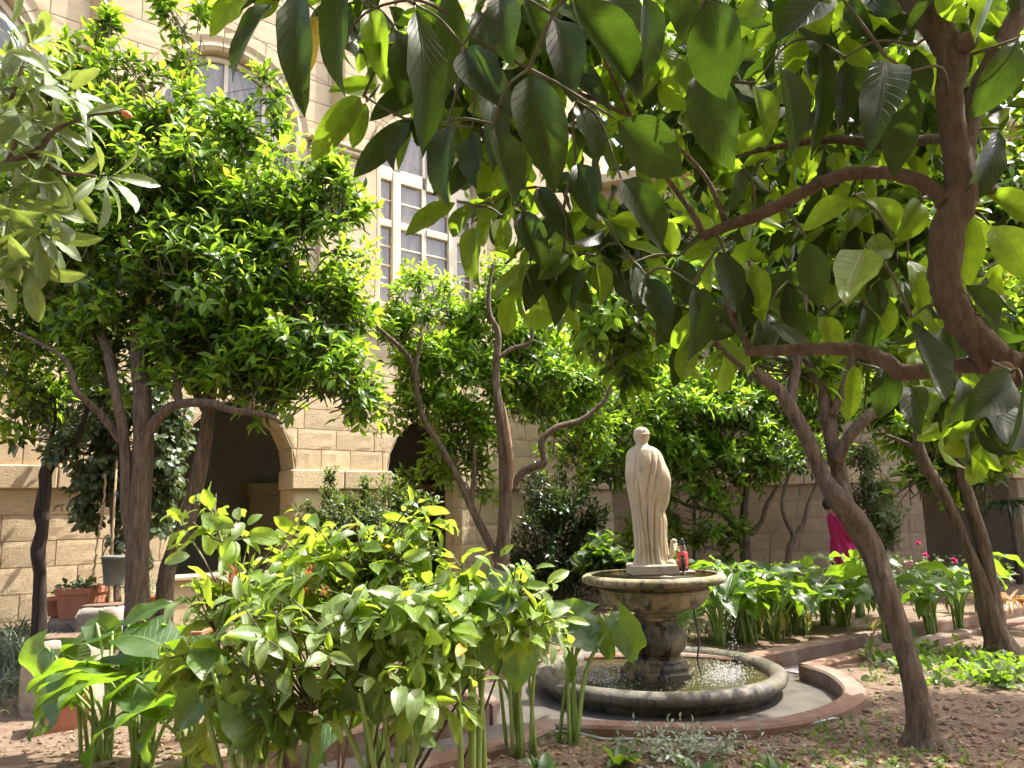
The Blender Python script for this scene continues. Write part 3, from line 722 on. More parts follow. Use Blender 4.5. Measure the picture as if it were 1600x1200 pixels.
b = MB(); b.lathe(rnd_prof([(.24, .24), (.23, .27), (.20, .285), (.21, .30), (.255, .35), (.275, .41), (.26, .48), (.215, .54), (.185, .585), (.19, .60), (.21, .605)], 4), seg=48, fn=warp(.008, 4)); b.build('pedestal_bulb', MAT['fount_wet'], ft)
b = MB(); b.lathe(rnd_prof([(.20, .60), (.215, .625), (.19, .645), (.195, .66), (.24, .675), (.36, .70), (.445, .745), (.475, .80), (.485, .845), (.50, .855), (.495, .875), (.46, .885), (.47, .905), (.53, .915)], 4), seg=64, fn=warp(.006, 7)); b.build('upper_bowl', MAT['fount'], ft)
b = MB(); b.lathe(rnd_prof([(.50, .912), (.58, .915), (.635, .93), (.655, .955), (.65, .982), (.625, 1.0), (.575, 1.003), (.56, .992), (.30, .99), (.01, .99)], 3), seg=80, fn=warp(.006, 9)); b.build('upper_rim', MAT['fount'], ft)
b = MB(); b.lathe([(.562, .996), (.01, .9965)], seg=64); b.build('water_film', MAT['water'], ft)
P = smooth_path([(.34, -.18, .02), (.35, -.19, .15), (.33, -.16, .26), (.36, -.12, .45), (.33, -.10, .70)], 6); b = MB(); b.tube(P, [.009]*len(P), 8); b.build('supply_pipe', MAT['wire'], ft)
# falling water and splash, drop by drop
def ico(r):
    t = (1+5**.5)/2; V = np.array([(-1, t, 0), (1, t, 0), (-1, -t, 0), (1, -t, 0), (0, -1, t), (0, 1, t), (0, -1, -t), (0, 1, -t), (t, 0, -1), (t, 0, 1), (-t, 0, -1), (-t, 0, 1)])/math.sqrt(1+t*t)*r
    return V, [(0, 11, 5), (0, 5, 1), (0, 1, 7), (0, 7, 10), (0, 10, 11), (1, 5, 9), (5, 11, 4), (11, 10, 2), (10, 7, 6), (7, 1, 8), (3, 9, 4), (3, 4, 2), (3, 2, 6), (3, 6, 8), (3, 8, 9), (4, 9, 5), (2, 4, 11), (6, 2, 10), (8, 6, 7), (9, 8, 1)]
def drops(name, label, pts, rad):
    c = np.mean(pts, 0); b = MB(c)
    for p, r in zip(pts, rad): V, Fs = ico(r); b.add(V*[1, 1, rng.uniform(1, 1.8)]+p, Fs)
    o = b.build(name, MAT['drop']); o.location = tuple(c); tag(o, label, 'water', kind='stuff')
pts = []; 
for k in range(130):
    u = rng.random(); pts.append(FC+np.array([.60+.03*rng.normal()+.05*u, -.22+.025*rng.normal(), .95-.83*u]))
wt = []
drops('falling_water', 'drops of water falling from the right edge of the upper bowl', pts, rng.uniform(.002, .0045, 130))
pts = []; 
for k in range(1500):
    a = rng.normal(-.30, .34 if k % 3 else .6); r_ = abs(rng.normal(.62, .10)); r_ = min(r_, .9); pts.append(FC+np.array([r_*math.cos(a), r_*math.sin(a), .122+abs(rng.normal(0, .035))]))
drops('water_splash', 'sparkling splash on the basin water right of the pedestal', pts, rng.uniform(.0012, .0042, 1500))
pts = []
for k in range(500):
    a = rng.normal(math.pi+.25, .45); r_ = min(.9, abs(rng.normal(.60, .13))); pts.append(FC+np.array([r_*math.cos(a), r_*math.sin(a), .122+abs(rng.normal(0, .03))]))
drops('water_splash', 'sparkling splash on the basin water left of the pedestal', pts, rng.uniform(.0015, .0042, 500))

# ------------------------------------------------------------------ statue
SC = np.array([1.245, 7.27, .9965])
stt = thing('statue', 'weathered white marble robed figure seen from behind on the fountain', 'statue', SC)
b = MB(); b.box((.01, 0, .048), (.43, .36, .094), bevel=.012); b.build('plinth', MAT['statue'], stt, False)
lv = [  # z, half width x, half depth y, offset x, offset y
    (.090, .185, .155, .01, .0), (.105, .178, .15, .01, 0), (.16, .158, .132, .005, 0), (.30, .150, .122, 0, 0), (.45, .153, .12, -.005, 0), (.60, .158, .12, -.008, 0),
    (.72, .178, .125, -.006, 0), (.82, .190, .13, -.004, 0), (.92, .198, .132, -.006, 0), (1.02, .186, .126, -.012, 0), (1.06, .180, .12, -.014, 0), (1.10, .170, .110, -.018, 0), (1.14, .146, .096, -.022, .0), (1.168, .108, .08, -.025, .004),
    (1.18, .076, .072, -.028, .008), (1.20, .060, .062, -.028, .015), (1.215, .058, .062, -.027, .02), (1.235, .066, .074, -.026, .022), (1.265, .076, .088, -.025, .024), (1.30, .077, .09, -.024, .024), (1.33, .070, .08, -.024, .022), (1.352, .05, .056, -.024, .02), (1.362, .02, .024, -.024, .02)]
lv = smooth_path(lv, 8); seg = 200; V = []
FOLDS = [(3.35, .1, .18, .09, 1.0), (3.62, -.12, .26, .07, .9), (3.95, .15, .16, .05, .8), (4.2, -.1, .34, .08, .95), (4.42, .22, .12, .05, .7), (4.62, .30, .34, .07, .72), (4.83, .1, .12, .05, .45), (5.05, .38, .34, .07, .72), (5.3, .2, .16, .05, .5), (5.55, .3, .30, .07, .66), (5.8, .1, .25, .07, .6), (6.05, 0, .22, .07, .9), (.3, 0, .2, .1, .9), (.9, 0, .25, .1, .9), (1.5, 0, .25, .1, .9), (2.1, 0, .25, .1, .9), (2.7, 0, .2, .1, .9)]
for z, hx, hy, ox, oy in lv:
    body = min(1, max(0, (1.10-z)/.25)); low = min(1, max(0, (1.0-z)/.9))
    for j in range(seg):
        a = 2*math.pi*j/seg; k = 1.0
        # hanging folds: soft ridges plus narrow deep valleys that drift as they fall
        f = math.sin(a*9+1.5*math.sin(z*3)+.6*math.sin(a*3))*.5+math.sin(a*15+2.0*z+1)*.25
        k += body*.035*f*(.4+low)+.016*mnoise.noise(Vector((hx*math.cos(a)*16, hy*math.sin(a)*16, z*10)))
        for a0, sl_, dp, wd, zt in FOLDS:
            k -= dp*math.exp(-((a-a0-sl_*(z-.5)-.05*math.sin(z*7+a0*3))/wd)**2)*min(1, max(0, (zt-z)/.12))*(.5+.5*low)*min(1, 5*z)
        for a0, sl_, dp, zc_, zw in ((4.05, .9, .13, .92, .16), (4.75, 1.3, .20, .84, .2), (5.15, 1.4, .18, .88, .18), (4.4, -.5, .08, 1.0, .1), (3.6, .5, .09, .85, .15)):
            k -= dp*math.exp(-((a-a0-sl_*(z-zc_))/.075)**2)*math.exp(-((z-zc_)/zw)**2)
        # cloak edge falling from the right shoulder across the back, sleeve and forearm on the right
        edge = -.9+.55*math.sin((z-.5)*2.2)
        k += body*.14*min(1, max(0, (1.0-z)/.2))/(1+math.exp(-(a-2*math.pi-edge)*26))*(1 if a > math.pi else 0)
        sl = math.exp(-((a-(2*math.pi-.55))/.5)**2)*(1/(1+math.exp(-(z-.70)*60)))*math.exp(-((z-.86)/.24)**2); k += .22*sl
        fa = math.exp(-((a-(2*math.pi-.25))/.32)**2)*math.exp(-((z-.66)/.07)**2); k += .20*fa; k -= .10*math.exp(-((a-(2*math.pi-.3))/.5)**2)*math.exp(-((z-.56)/.03)**2); k += .09*math.exp(-((a-(2*math.pi-.15))/.3)**2)*math.exp(-((z-.46)/.09)**2)
        el = math.exp(-((a-(math.pi+.25))/.5)**2)*math.exp(-((z-.84)/.2)**2); k += .06*el
        if z > 1.225:                                   # wavy hair with a band
            k += (.09*mnoise.noise(Vector((math.cos(a)*5, math.sin(a)*5, z*60)))+.04*math.sin(a*13+z*50)*math.sin(z*120+a*3))*min(1, (z-1.225)*30) + (.07 if 1.283 < z < 1.30 else 0)
        if z < .13: k += .10*math.exp(-((a-(2*math.pi-.5))/.3)**2)
        V.append((ox+hx*k*.94*math.cos(a), oy+hy*k*math.sin(a), z))
n = len(lv); b = MB(); b.add(V, [(i*seg+j, i*seg+(j+1) % seg, (i+1)*seg+(j+1) % seg, (i+1)*seg+j) for i in range(n-1) for j in range(seg)]+[tuple(range(seg))[::-1], tuple((n-1)*seg+j for j in range(seg))])
b.build('robed_figure', MAT['statue'], stt)
P = smooth_path([(.15, -.06, .10), (.19, -.07, .19), (.195, -.06, .28), (.215, -.06, .305), (.235, -.06, .29)], 5); b = MB(); b.tube(P, np.linspace(.022, .013, len(P)), 8); b.build('carved_tail', MAT['statue'], stt)
b = MB(); b.lathe(rnd_prof([(.01, .09), (.04, .092), (.045, .11), (.03, .13), (.01, .135)], 3), c=(.17, -.10, 0), seg=16); b.build('carved_foot', MAT['statue'], stt)
# things left at the statue's feet
TZ = 1.0
sl = SC+np.array([.315, .03, 0])
b = MB(); b.box((0, 0, .013), (.17, .2, .024), bevel=.005); o = b.build('stone_slab', MAT['greystone'], None, False); o.location = tuple(sl); tag(o, 'thin flat slab beneath the red votive candle', 'slab')
cd = thing('votive_candle', 'tall votive candle jar with red label and black lid beside the statue', 'candle', sl+np.array([-.015, -.02, .0255]))
b = MB(); b.lathe([(.045, 0), (.047, .005), (.047, .165), (.045, .17), (.01, .17)], seg=28); b.build('red_body', MAT['red_glass'], cd)
b = MB(); b.lathe([(.046, .0012), (.049, .004), (.049, .03), (.046, .033)], seg=28); b.build('base_ring', MAT['black_lid'], cd)
b = MB(); b.lathe([(.044, .1705), (.046, .175), (.044, .205), (.030, .225), (.028, .23)], seg=28); b.build('glass_shoulder', MAT['clear'], cd)
b = MB(); b.lathe([(.029, .2305), (.029, .25), (.017, .275), (.015, .29), (.004, .293)], seg=24); b.build('lid', MAT['black_lid'], cd)
b = MB()                                              # white printed emblem on the label
for a0, a1, z0, z1 in ((-1.9, -1.3, .085, .095), (-1.75, -1.35, .105, .122), (-1.95, -1.5, .062, .075), (-1.5, -1.2, .07, .084)):
    aa = np.linspace(a0, a1, 6); V = [(.0478*math.cos(a), .0478*math.sin(a), z) for z in (z0, z1) for a in aa]; b.add(V, [(i, i+1, i+7, i+6) for i in range(5)])
b.build('printed_emblem', MAT['white_print'], cd)
vs = thing('bronze_vase', 'small dark bronze vase on the fountain rim before the candle', 'vase', SC+np.array([.262, -.17, .0]))
b = MB(); b.lathe(rnd_prof([(.022, 0), (.024, .01), (.012, .03), (.014, .05), (.026, .09), (.026, .13), (.016, .16), (.022, .18), (.012, .18)], 3), seg=20); b.build('body', MAT['bronze'], vs)

# ------------------------------------------------------------------ person in pink
PB = at(1318, 880, 12.2); PB[2] = soil_z(PB[0], PB[1])
pr = thing('person', 'person in a long bright pink tunic standing behind the leaning tree', 'person', PB)
def skin_body(name, verts, edges, radii, mat, parent, root=0):
    me = bpy.data.meshes.new(name); me.from_pydata(verts, edges, []); me.materials.append(mat)
    o = link(name, me, parent); md = o.modifiers.new('Skin', 'SKIN'); md.use_smooth_shade = True
    for v, r in zip(me.skin_vertices[0].data, radii): v.radius = r if isinstance(r, tuple) else (r, r)
    me.skin_vertices[0].data[root].use_root = True
    s = o.modifiers.new('Sub', 'SUBSURF'); s.levels = 1; s.render_levels = 2; return o
H = 1.56
bv = [(0, 0, .80), (0, 0, 1.0), (-.03, .0, 1.18), (-.05, 0, 1.28), (-.09, 0, 1.36), (-.12, 0, 1.44), (-.125, 0, 1.52),
      (-.04, .15, 1.25), (.06, .2, 1.02), (.2, .16, .92), (.27, .13, .90), (-.04, -.15, 1.25), (.05, -.2, 1.02), (.2, -.17, .90), (.27, -.15, .87),
      (0, .09, .76), (.02, .1, .43), (0, .1, .07), (.13, .1, .03), (0, -.09, .76), (-.04, -.1, .43), (-.08, -.1, .07), (.05, -.1, .03)]
be = [(0, 1), (1, 2), (2, 3), (3, 4), (4, 5), (5, 6), (3, 7), (7, 8), (8, 9), (9, 10), (3, 11), (11, 12), (12, 13), (13, 14), (0, 15), (15, 16), (16, 17), (17, 18), (0, 19), (19, 20), (20, 21), (21, 22)]
brd = [.13, .12, .13, .08, .05, .085, .075, .06, .045, .033, .03, .06, .045, .033, .03, .08, .058, .042, .03, .08, .058, .042, .03]
skin_body('body', bv, be, brd, MAT['skin'], pr)
b = MB(); lv2 = smooth_path([(.34, .23, .24, .12), (.45, .22, .235, .10), (.7, .20, .22, .06), (.9, .165, .20, .02), (1.05, .155, .20, 0), (1.2, .15, .215, -.03), (1.3, .12, .19, -.05), (1.345, .075, .10, -.075), (1.37, .06, .065, -.09)], 5); sg = 64; V = []
for z, hx, hy, ox in lv2:
    for j in range(sg):
        a = 2*math.pi*j/sg; k = 1+.22*max(0, 1.25-z)*math.sin(a*7+2*z+math.sin(z*7))-.10*math.exp(-((z-.93+.05*math.sin(a*2))/.03)**2)+.05*math.sin(a*5+z*9)+.06*mnoise.noise(Vector((math.cos(a)*3, math.sin(a)*3, z*7))); V.append((ox+hx*k*math.cos(a), hy*k*math.sin(a), z+.015*math.sin(a*3)*(z < .5)))
n = len(lv2); b.add(V, [(i*sg+j, i*sg+(j+1) % sg, (i+1)*sg+(j+1) % sg, (i+1)*sg+j) for i in range(n-1) for j in range(sg)])
for s in (-1, 1):
    P = smooth_path([(-.045, s*.13, 1.27), (-.01, s*.19, 1.14), (.06, s*.205, 1.02), (.15, s*.18, .95)], 4); b.tube(P, np.linspace(.085, .06, len(P)), 14, cap=False, wob=.06)
b.build('pink_tunic', MAT['robe'], pr)
b = MB()
for s, x0 in ((1, .01), (-1, -.05)): b.tube([(x0*.2, s*.095, .6), (x0, s*.1, .3), (x0*1.2, s*.1, .08)], [.085, .075, .07], 14)
b.build('trousers', MAT['trousers'], pr)
b = MB(); b.lathe(rnd_prof([(.07, -.06), (.098, -.01), (.102, .04), (.085, .09), (.05, .118), (.01, .124)], 3), c=(-.145, 0, 1.475), seg=24); b.build('hair', MAT['hair'], pr)

# ------------------------------------------------------------------ foliage engine
def leaf_tmpl(nl, nv, shape, curl=.0, fold=.25, wave=0.0, wn=3, lobe=0.0, seed=0, width=.3, twist=0.0, petiole=.06):
    """unit-length leaf along +Y, upper side +Z; returns verts, faces, uv"""
    r = np.random.default_rng(seed); V, U = [], []
    ph = r.uniform(0, 6.28, 3)
    for i in range(nl+1):
        s = i/nl
        if shape == 'lance': w = (s**.75*(1-s)**.9)/(.4545**.75*.5455**.9) if 0 < s < 1 else 0
        elif shape == 'ovate': w = (s**.80*(1-s)**.95)/(.4571**.80*.5429**.95) if 0 < s < 1 else 0
        elif shape == 'oblance': w = math.sin(math.pi*s**1.35)**.8 if 0 < s < 1 else 0
        elif shape == 'arum': w = (min(1, .62+1.6*s) if s < .24 else 1.0)*max(0, 1-max(0, (s-.22)/.78)**1.55)
        elif shape == 'strap': w = (1-s**3)*min(1, .6+s)
        w = max(w, .015)*width/2
        ang = curl*s*s; yy = 0; 
        y0 = math.sin(curl*s)/curl if abs(curl) > 1e-3 else s
        z0 = -(1-math.cos(curl*s))/curl if abs(curl) > 1e-3 else 0
        tw = twist*s
        for j in range(nv+1):
            v = -1+2*j/nv; x = v*w; dz = fold*abs(v)*w + (wave*width*abs(v)**2*math.sin(s*math.pi*2*wn+ph[0]+(1.3 if v > 0 else 0)) if wave else 0)
            yb = y0 - lobe*abs(v)**1.5*max(0, 1-s/.3)**1.2
            xx = x*math.cos(tw)-dz*math.sin(tw); zz = dz*math.cos(tw)+x*math.sin(tw)
            c_, s_ = math.cos(curl*s), math.sin(curl*s)
            V.append((xx, yb+zz*s_, z0+zz*c_)); U.append((.5+.5*v, s))
    V = np.array(V)
    if petiole: V[:, 1] = petiole+V[:, 1]*(1-petiole)
    W_ = nv+1
    Fs = [(i*W_+j, i*W_+j+1, (i+1)*W_+j+1, (i+1)*W_+j) for i in range(nl) for j in range(nv)]
    if petiole:
        n0 = len(V); V = np.vstack([V, [(-.006, 0, 0), (.006, 0, 0)]]); U += [(.5, 0), (.5, 0)]
        Fs.append((n0, n0+1, nv//2+1 if nv > 2 else 2, nv//2-1 if nv > 2 else 0))
    return V, np.array(Fs), np.array(U)
TM = {
    'small': [leaf_tmpl(3, 2, 'lance', .35+.2*k, .35, width=.34, seed=k) for k in range(4)],
    'citrus': [leaf_tmpl(4, 2, 'ovate', .2+.22*k, .45, width=.34, seed=k, twist=.2*(k-1.5)) for k in range(4)],
    'bigcitrus': [leaf_tmpl(10, 6, 'ovate', (.3, .9, -.35, .6, 1.3, .15)[k], (.5, .35, .6, .25, .45, .7)[k], .045, (2, 1.5, 2.5, 3, 2, 1.2)[k], width=.43, seed=k, twist=.28*(k-2.5)) for k in range(6)],
    'lemon': [leaf_tmpl(7, 4, 'lance', .25+.22*k, .34, .04, 2.5, width=.40, seed=k, twist=.22*(k-2.5)) for k in range(6)],
    'loquat': [leaf_tmpl(9, 4, 'oblance', .35+.25*k, .35, .03, 5, width=.26, seed=k, twist=.2*(k-1.5)) for k in range(5)],
    'arum': [leaf_tmpl(12, 8, 'arum', .45+.28*k, .42-.05*k, .07, 2.4, .22, width=.56, seed=k, twist=.15*(k-2.5), petiole=0) for k in range(6)],
    'strap': [leaf_tmpl(7, 2, 'strap', .6+.35*k, .5, width=.07, seed=k, petiole=0) for k in range(4)],
    'round': [leaf_tmpl(3, 2, 'ovate', .3+.3*k, .3, width=.62, seed=k) for k in range(3)],
}
ME = {}
def tmesh(kind, vi, mat):
    key = (kind, vi, mat.name)
    if key not in ME:
        V, Fs, U = TM[kind][vi]; ME[key] = mesh_from('leaf', V, Fs.tolist(), [mat], uv=U)
    return ME[key]
def frames(dirs, nrm):
    Yv = nrmz(dirs); Zv = nrm-(nrm*Yv).sum(1, keepdims=True)*Yv; Zv = nrmz(Zv); Xv = np.cross(Yv, Zv); return Xv, Yv, Zv
class Leaves:
    def __init__(self): self.p, self.d, self.n, self.L, self.m, self.w = [], [], [], [], [], []
    def add(self, p, d, n, L, m, w=1.0):
        self.p.append(p); self.d.append(d); self.n.append(n); self.L.append(L); self.m.append(m); self.w.append(w)
    def build(self, root, kind, mats, cap=300, part='leaf', stuff='foliage'):
        if not self.p: return
        p = np.array(self.p); X_, Y_, Z_ = frames(np.array(self.d, float), np.array(self.n, float)); L = np.array(self.L); m = np.array(self.m); w = np.array(self.w)
        if len(mats) > 2: m = np.where(rng.random(len(m)) < .006, 2, m)
        org = np.array(root.location); nv = len(TM[kind]); vi = rng.integers(0, nv, len(p))
        q = p-EYE; dep = q @ FWD; pxx = 800+F*(q @ RT)/np.maximum(dep, .05); pyy = 600-F*(q @ UPV)/np.maximum(dep, .05)
        vis = (dep > .15) & (pxx > -60) & (pxx < 1660) & (pyy > -60) & (pyy < 1260)
        facing = .35+np.abs((Z_*nrmz(q)).sum(1)); score = np.where(vis, L*facing/np.maximum(dep, .1)*np.exp(-.9*(dep-dep.min())), -1)
        order = np.argsort(-score); keep = [int(i) for i in order[:cap] if score[i] > 0]; ks = set(keep)
        for i in keep:
            Mx = Matrix.Identity(4); o3 = p[i]-org
            for r_ in range(3):
                Mx[r_][0], Mx[r_][1], Mx[r_][2], Mx[r_][3] = X_[i][r_]*L[i]*w[i], Y_[i][r_]*L[i], Z_[i][r_]*L[i], o3[r_]
            link(part, tmesh(kind, int(vi[i]), mats[int(m[i])]), root, Mx)
        rest = np.array([i for i in range(len(p)) if i not in ks], int)
        if not len(rest): return
        VV, FF, UU, MM = [], [], [], []; n0 = 0
        for k in range(nv):
            sel = rest[vi[rest] == k]
            if not len(sel): continue
            V, Fs, U = TM[kind][k]
            P = (V[None, :, 0, None]*(X_[sel]*w[sel, None])[:, None, :]+V[None, :, 1, None]*Y_[sel][:, None, :]+V[None, :, 2, None]*Z_[sel][:, None, :])*L[sel][:, None, None]+(p[sel]-org)[:, None, :]
            VV.append(P.reshape(-1, 3)); FF.append((Fs[None]+n0+(np.arange(len(sel))*len(V))[:, None, None]).reshape(-1, 4)); n0 += len(sel)*len(V)
            UU.append(np.tile(U, (len(sel), 1))); MM.append(np.repeat(m[sel], len(Fs)))
        VV = np.concatenate(VV); FF = np.concatenate(FF); UU = np.concatenate(UU); MM = np.concatenate(MM)
        me = bpy.data.meshes.new(stuff); me.vertices.add(len(VV)); me.vertices.foreach_set('co', VV.astype(np.float32).ravel())
        me.loops.add(len(FF)*4); me.loops.foreach_set('vertex_index', FF.astype(np.int32).ravel())
        me.polygons.add(len(FF)); me.polygons.foreach_set('loop_start', np.arange(0, len(FF)*4, 4, dtype=np.int32)); me.polygons.foreach_set('loop_total', np.full(len(FF), 4, np.int32))
        for mm in mats: me.materials.append(mm)
        me.polygons.foreach_set('material_index', MM.astype(np.int32)); me.polygons.foreach_set('use_smooth', np.ones(len(FF), bool))
        me.update(calc_edges=True); uvl = me.uv_layers.new(name='UVMap'); uvl.data.foreach_set('uv', UU[FF.ravel()].astype(np.float32).ravel())
        me.validate(); tag(link(stuff, me, root), kind='stuff')
def blob_pts(bl, n, shell=2.2, clump_s=.13):
    """points inside camera-aligned ellipsoids given as (px, py, dist, rx px, ry px, rd m)"""
    out = []; 
    w = np.array([b[3]*b[4] for b in bl], float); w /= w.sum(); cnt = rng.multinomial(n, w)
    for b, c in zip(bl, cnt):
        C = at(b[0], b[1], b[2]); k = b[2]/F; rd = b[5] if len(b) > 5 else (b[3]+b[4])/2*k*.9
        nc_ = max(1, c//9); d0 = nrmz(rng.normal(size=(nc_, 3))); r0 = rng.random(nc_)**(1/shell)      # leaf clusters, so that gaps stay between them
        pt = (d0*r0[:, None])[rng.integers(0, nc_, c)] + rng.normal(size=(c, 3))*clump_s
        r = np.linalg.norm(pt, axis=1); d = pt/(r[:, None]+1e-9)
        for dd, rr_ in zip(d, r): out.append((C+RT*dd[0]*rr_*b[3]*k+UPV*dd[1]*rr_*b[4]*k+FWD*dd[2]*rr_*rd, C, rr_))
    return out
UPZ = np.array([0, 0, 1.0])
def spray(lv, p, out, k, L, young, tl=.2, droop=.15, mixm=None, ends=True, a0=75, a1=25):
    """k leaves spiralling along a twig from p in direction out"""
    out = nrmz(out); ref = nrmz(np.cross(out, UPZ+.01)); bi = np.cross(out, ref); ph = rng.uniform(0, 6.28)
    for i in range(k):
        s = (i+.5)/k; al = math.radians(a0+(a1-a0)*s+rng.uniform(-12, 12)); az = ph+i*2.4
        rad = ref*math.cos(az)+bi*math.sin(az); d = out*math.cos(al)+rad*math.sin(al)-UPZ*droop*rng.uniform(.3, 1.6)
        nn = out*math.sin(al)-rad*math.cos(al)*.5+UPZ*.7+rng.normal(size=3)*.25
        lv.add(p+out*tl*s, d, nn, L*rng.uniform(.7, 1.15), int(rng.random() < young*(.5+s)), rng.uniform(.85, 1.15))
def px_path(pts, sub=5):
    """rows (px, py, dist, radius px) to world points and radii in metres"""
    P = np.array([np.r_[at(a, b, d), r*d/F] for a, b, d, r in pts]); S = smooth_path(P, sub); return S[:, :3], np.maximum(S[:, 3], .002)
def limb(name, pts, mat, parent, org, seg=10, wob=.07, sub=8):
    P, R_ = px_path(pts, sub)
    P = P+rng.normal(size=P.shape)*R_[:, None]*.015
    if name == 'trunk': R_[:7] *= np.array([1.75, 1.55, 1.38, 1.25, 1.15, 1.08, 1.03])
    b = MB(org); b.tube(P, R_*.84, seg, wob=wob*.2, flute=.06); return b.build(name, mat, parent), P
def twigs_mesh(root, org, starts, ends, mat, r0=.008, r1=.003):
    b = MB(org)
    for a, e in zip(starts, ends):
        m = (a+e)/2+UPZ*.12*np.linalg.norm(e-a)*rng.uniform(-.6, .8)+rng.normal(size=3)*.05*np.linalg.norm(e-a)
        P = smooth_path([a, m, e], 2); b.tube(P, np.linspace(r0, r1, len(P)), 4, cap=False)
    if b.n: tag(b.build('twig_growth', mat, root), kind='stuff')
def tree(name, label, cat, base, limbs, blobs, n_spray, L, kind, mats, young=.3, k=6, tl=.2, bark='bark', cap=300, droop=.15, upb=.45, group=None, seg=18, shell=2.2, trunk_name='trunk', twr=.008, youngf=None, push=0):
    org = np.array(base, float); root = thing(name, label, cat, org, 0, group); nodes = []; trunk = None
    for i, lp in enumerate(limbs):
        if push: lp = [(a, c, d+push*min(1, max(0, (600-c)/120)), r) for a, c, d, r in lp]
        o, P = limb(trunk_name if i == 0 else 'branch', lp, MAT[bark], root if i == 0 else trunk, org, seg if i == 0 else max(7, seg-3))
        if i == 0: trunk = o
        nodes.append(P[len(P)//2:] if i == 0 and len(limbs) > 1 else P[len(P)//3:])
    nodes = np.concatenate(nodes) if nodes else np.array([org])
    lv = Leaves(); S, E_ = [], []
    for p, C, rr_ in blob_pts(blobs, n_spray, shell):
        out = nrmz(p-C)*.8*rr_+UPZ*upb+rng.normal(size=3)*.35
        yy = young if youngf is None else youngf(p, young, rr_)
        spray(lv, p, out, int(rng.integers(max(2, k-2), k+3)), L, yy, tl, droop)
        if rng.random() < .45: S.append(p-nrmz(out)*tl*1.2+rng.normal(size=3)*.05); E_.append(p+nrmz(out)*tl)
    for bb in blobs:                                   # side branches from the nearest limb into each clump of the crown
        for _ in range(2):
            e = at(bb[0]+rng.uniform(-.5, .5)*bb[3], bb[1]+rng.uniform(-.5, .3)*bb[4], bb[2]); q = nodes[np.argmin(np.linalg.norm(nodes-e, axis=1))]
            if np.linalg.norm(e-q) < 2.2: S.append(q); E_.append(e)
    lv.build(root, kind, mats, cap, 'leaf', 'foliage'); twigs_mesh(root, org, S, E_, MAT['twig' if bark != 'bark_dark' else 'bark_dark'], twr)
    return root
def gb(px, py):
    """point on the bed soil under a pixel"""
    p = gnd(px, py, .095); p[2] = float(soil_z(p[0], p[1]))-.02; return p
def outer_young(p, y, r):
    """more young growth towards the outside of each clump"""
    return y*(.35+1.3*r)  # paler outside, darker core: sunlit contrast put into leaf colour
CIT = [MAT['citrus'], MAT['citrus_y'], MAT['old_leaf']]

# ------------------------------------------------------------------ left orange tree
tb = gb(212, 1058)
dA = float(tb[1])
tree('orange_tree', 'large bushy citrus tree with forked grey trunk left of the arch', 'tree', tb, [
    [(212, 1062, dA, 25), (214, 960, dA, 22), (214, 880, dA, 21), (218, 800, dA, 20), (224, 700, dA, 18), (222, 620, dA, 15), (215, 520, dA, 13), (222, 420, dA, 9), (240, 300, dA, 5), (255, 180, dA, 3)],
    [(208, 860, dA, 10), (198, 790, dA-.05, 11), (195, 700, dA-.05, 10), (180, 610, dA-.1, 9), (165, 540, dA-.1, 9), (140, 480, dA-.2, 6), (110, 440, dA-.3, 4)],
    [(222, 690, dA, 12), (250, 650, dA-.05, 10), (280, 632, dA-.1, 9), (330, 630, dA-.2, 8), (360, 640, dA-.2, 7), (420, 650, dA-.3, 5), (440, 662, dA-.3, 3)],
    [(190, 690, dA-.02, 8), (160, 650, dA-.1, 7), (120, 610, dA-.3, 6), (100, 560, dA-.4, 4), (30, 520, dA-.5, 3)],
    [(280, 632, dA-.1, 7), (275, 590, dA-.1, 6), (265, 540, dA-.1, 5), (290, 440, dA-.1, 4), (300, 330, dA-.1, 3)]],
    [(70, 140, 8.5, 80, 60), (190, 145, 8.4, 95, 50), (165, 70, 8.4, 26, 30), (295, 50, 8.4, 30, 80), (300, 195, 8.3, 75, 50), (400, 215, 8.3, 44, 36), (432, 150, 8.3, 22, 34),
     (200, 270, 8.3, 150, 110), (330, 310, 8.2, 140, 105), (450, 320, 8.1, 100, 70), (535, 330, 8.0, 45, 55), (150, 420, 8.3, 150, 110), (320, 450, 8.2, 160, 110), (470, 430, 8.1, 90, 85),
     (490, 520, 8.0, 100, 75), (350, 560, 8.2, 140, 70), (190, 560, 8.4, 110, 55), (60, 520, 8.6, 80, 80), (40, 615, 8.5, 60, 45), (555, 600, 7.9, 45, 45), (430, 615, 8.0, 90, 36), (80, 330, 8.5, 90, 110)],
    4100, .172, 'citrus', CIT, .45, 6, .22, push=.5, youngf=outer_young, upb=.6, shell=2.6)
tb = gb(250, 1048); d2 = float(tb[1])
tree('orange_tree', 'slim leaning citrus tree with bent grey trunk before the dark arch', 'tree', tb, [
    [(252, 1052, d2, 20), (256, 960, d2, 17), (262, 890, d2, 15), (285, 835, d2, 16), (302, 780, d2, 14), (318, 700, d2, 13), (326, 640, d2, 11), (335, 580, d2, 10), (350, 520, d2, 7), (370, 450, d2, 4)],
    [(320, 640, d2, 8), (300, 600, d2, 7), (290, 560, d2, 5), (280, 520, d2, 3)]],
    [(420, 560, d2, 90, 60), (520, 590, d2-.2, 60, 40), (330, 540, d2+.1, 80, 50)], 420, .165, 'citrus', CIT, .45, 6, .2, push=.4, youngf=outer_young, upb=.5, cap=120)
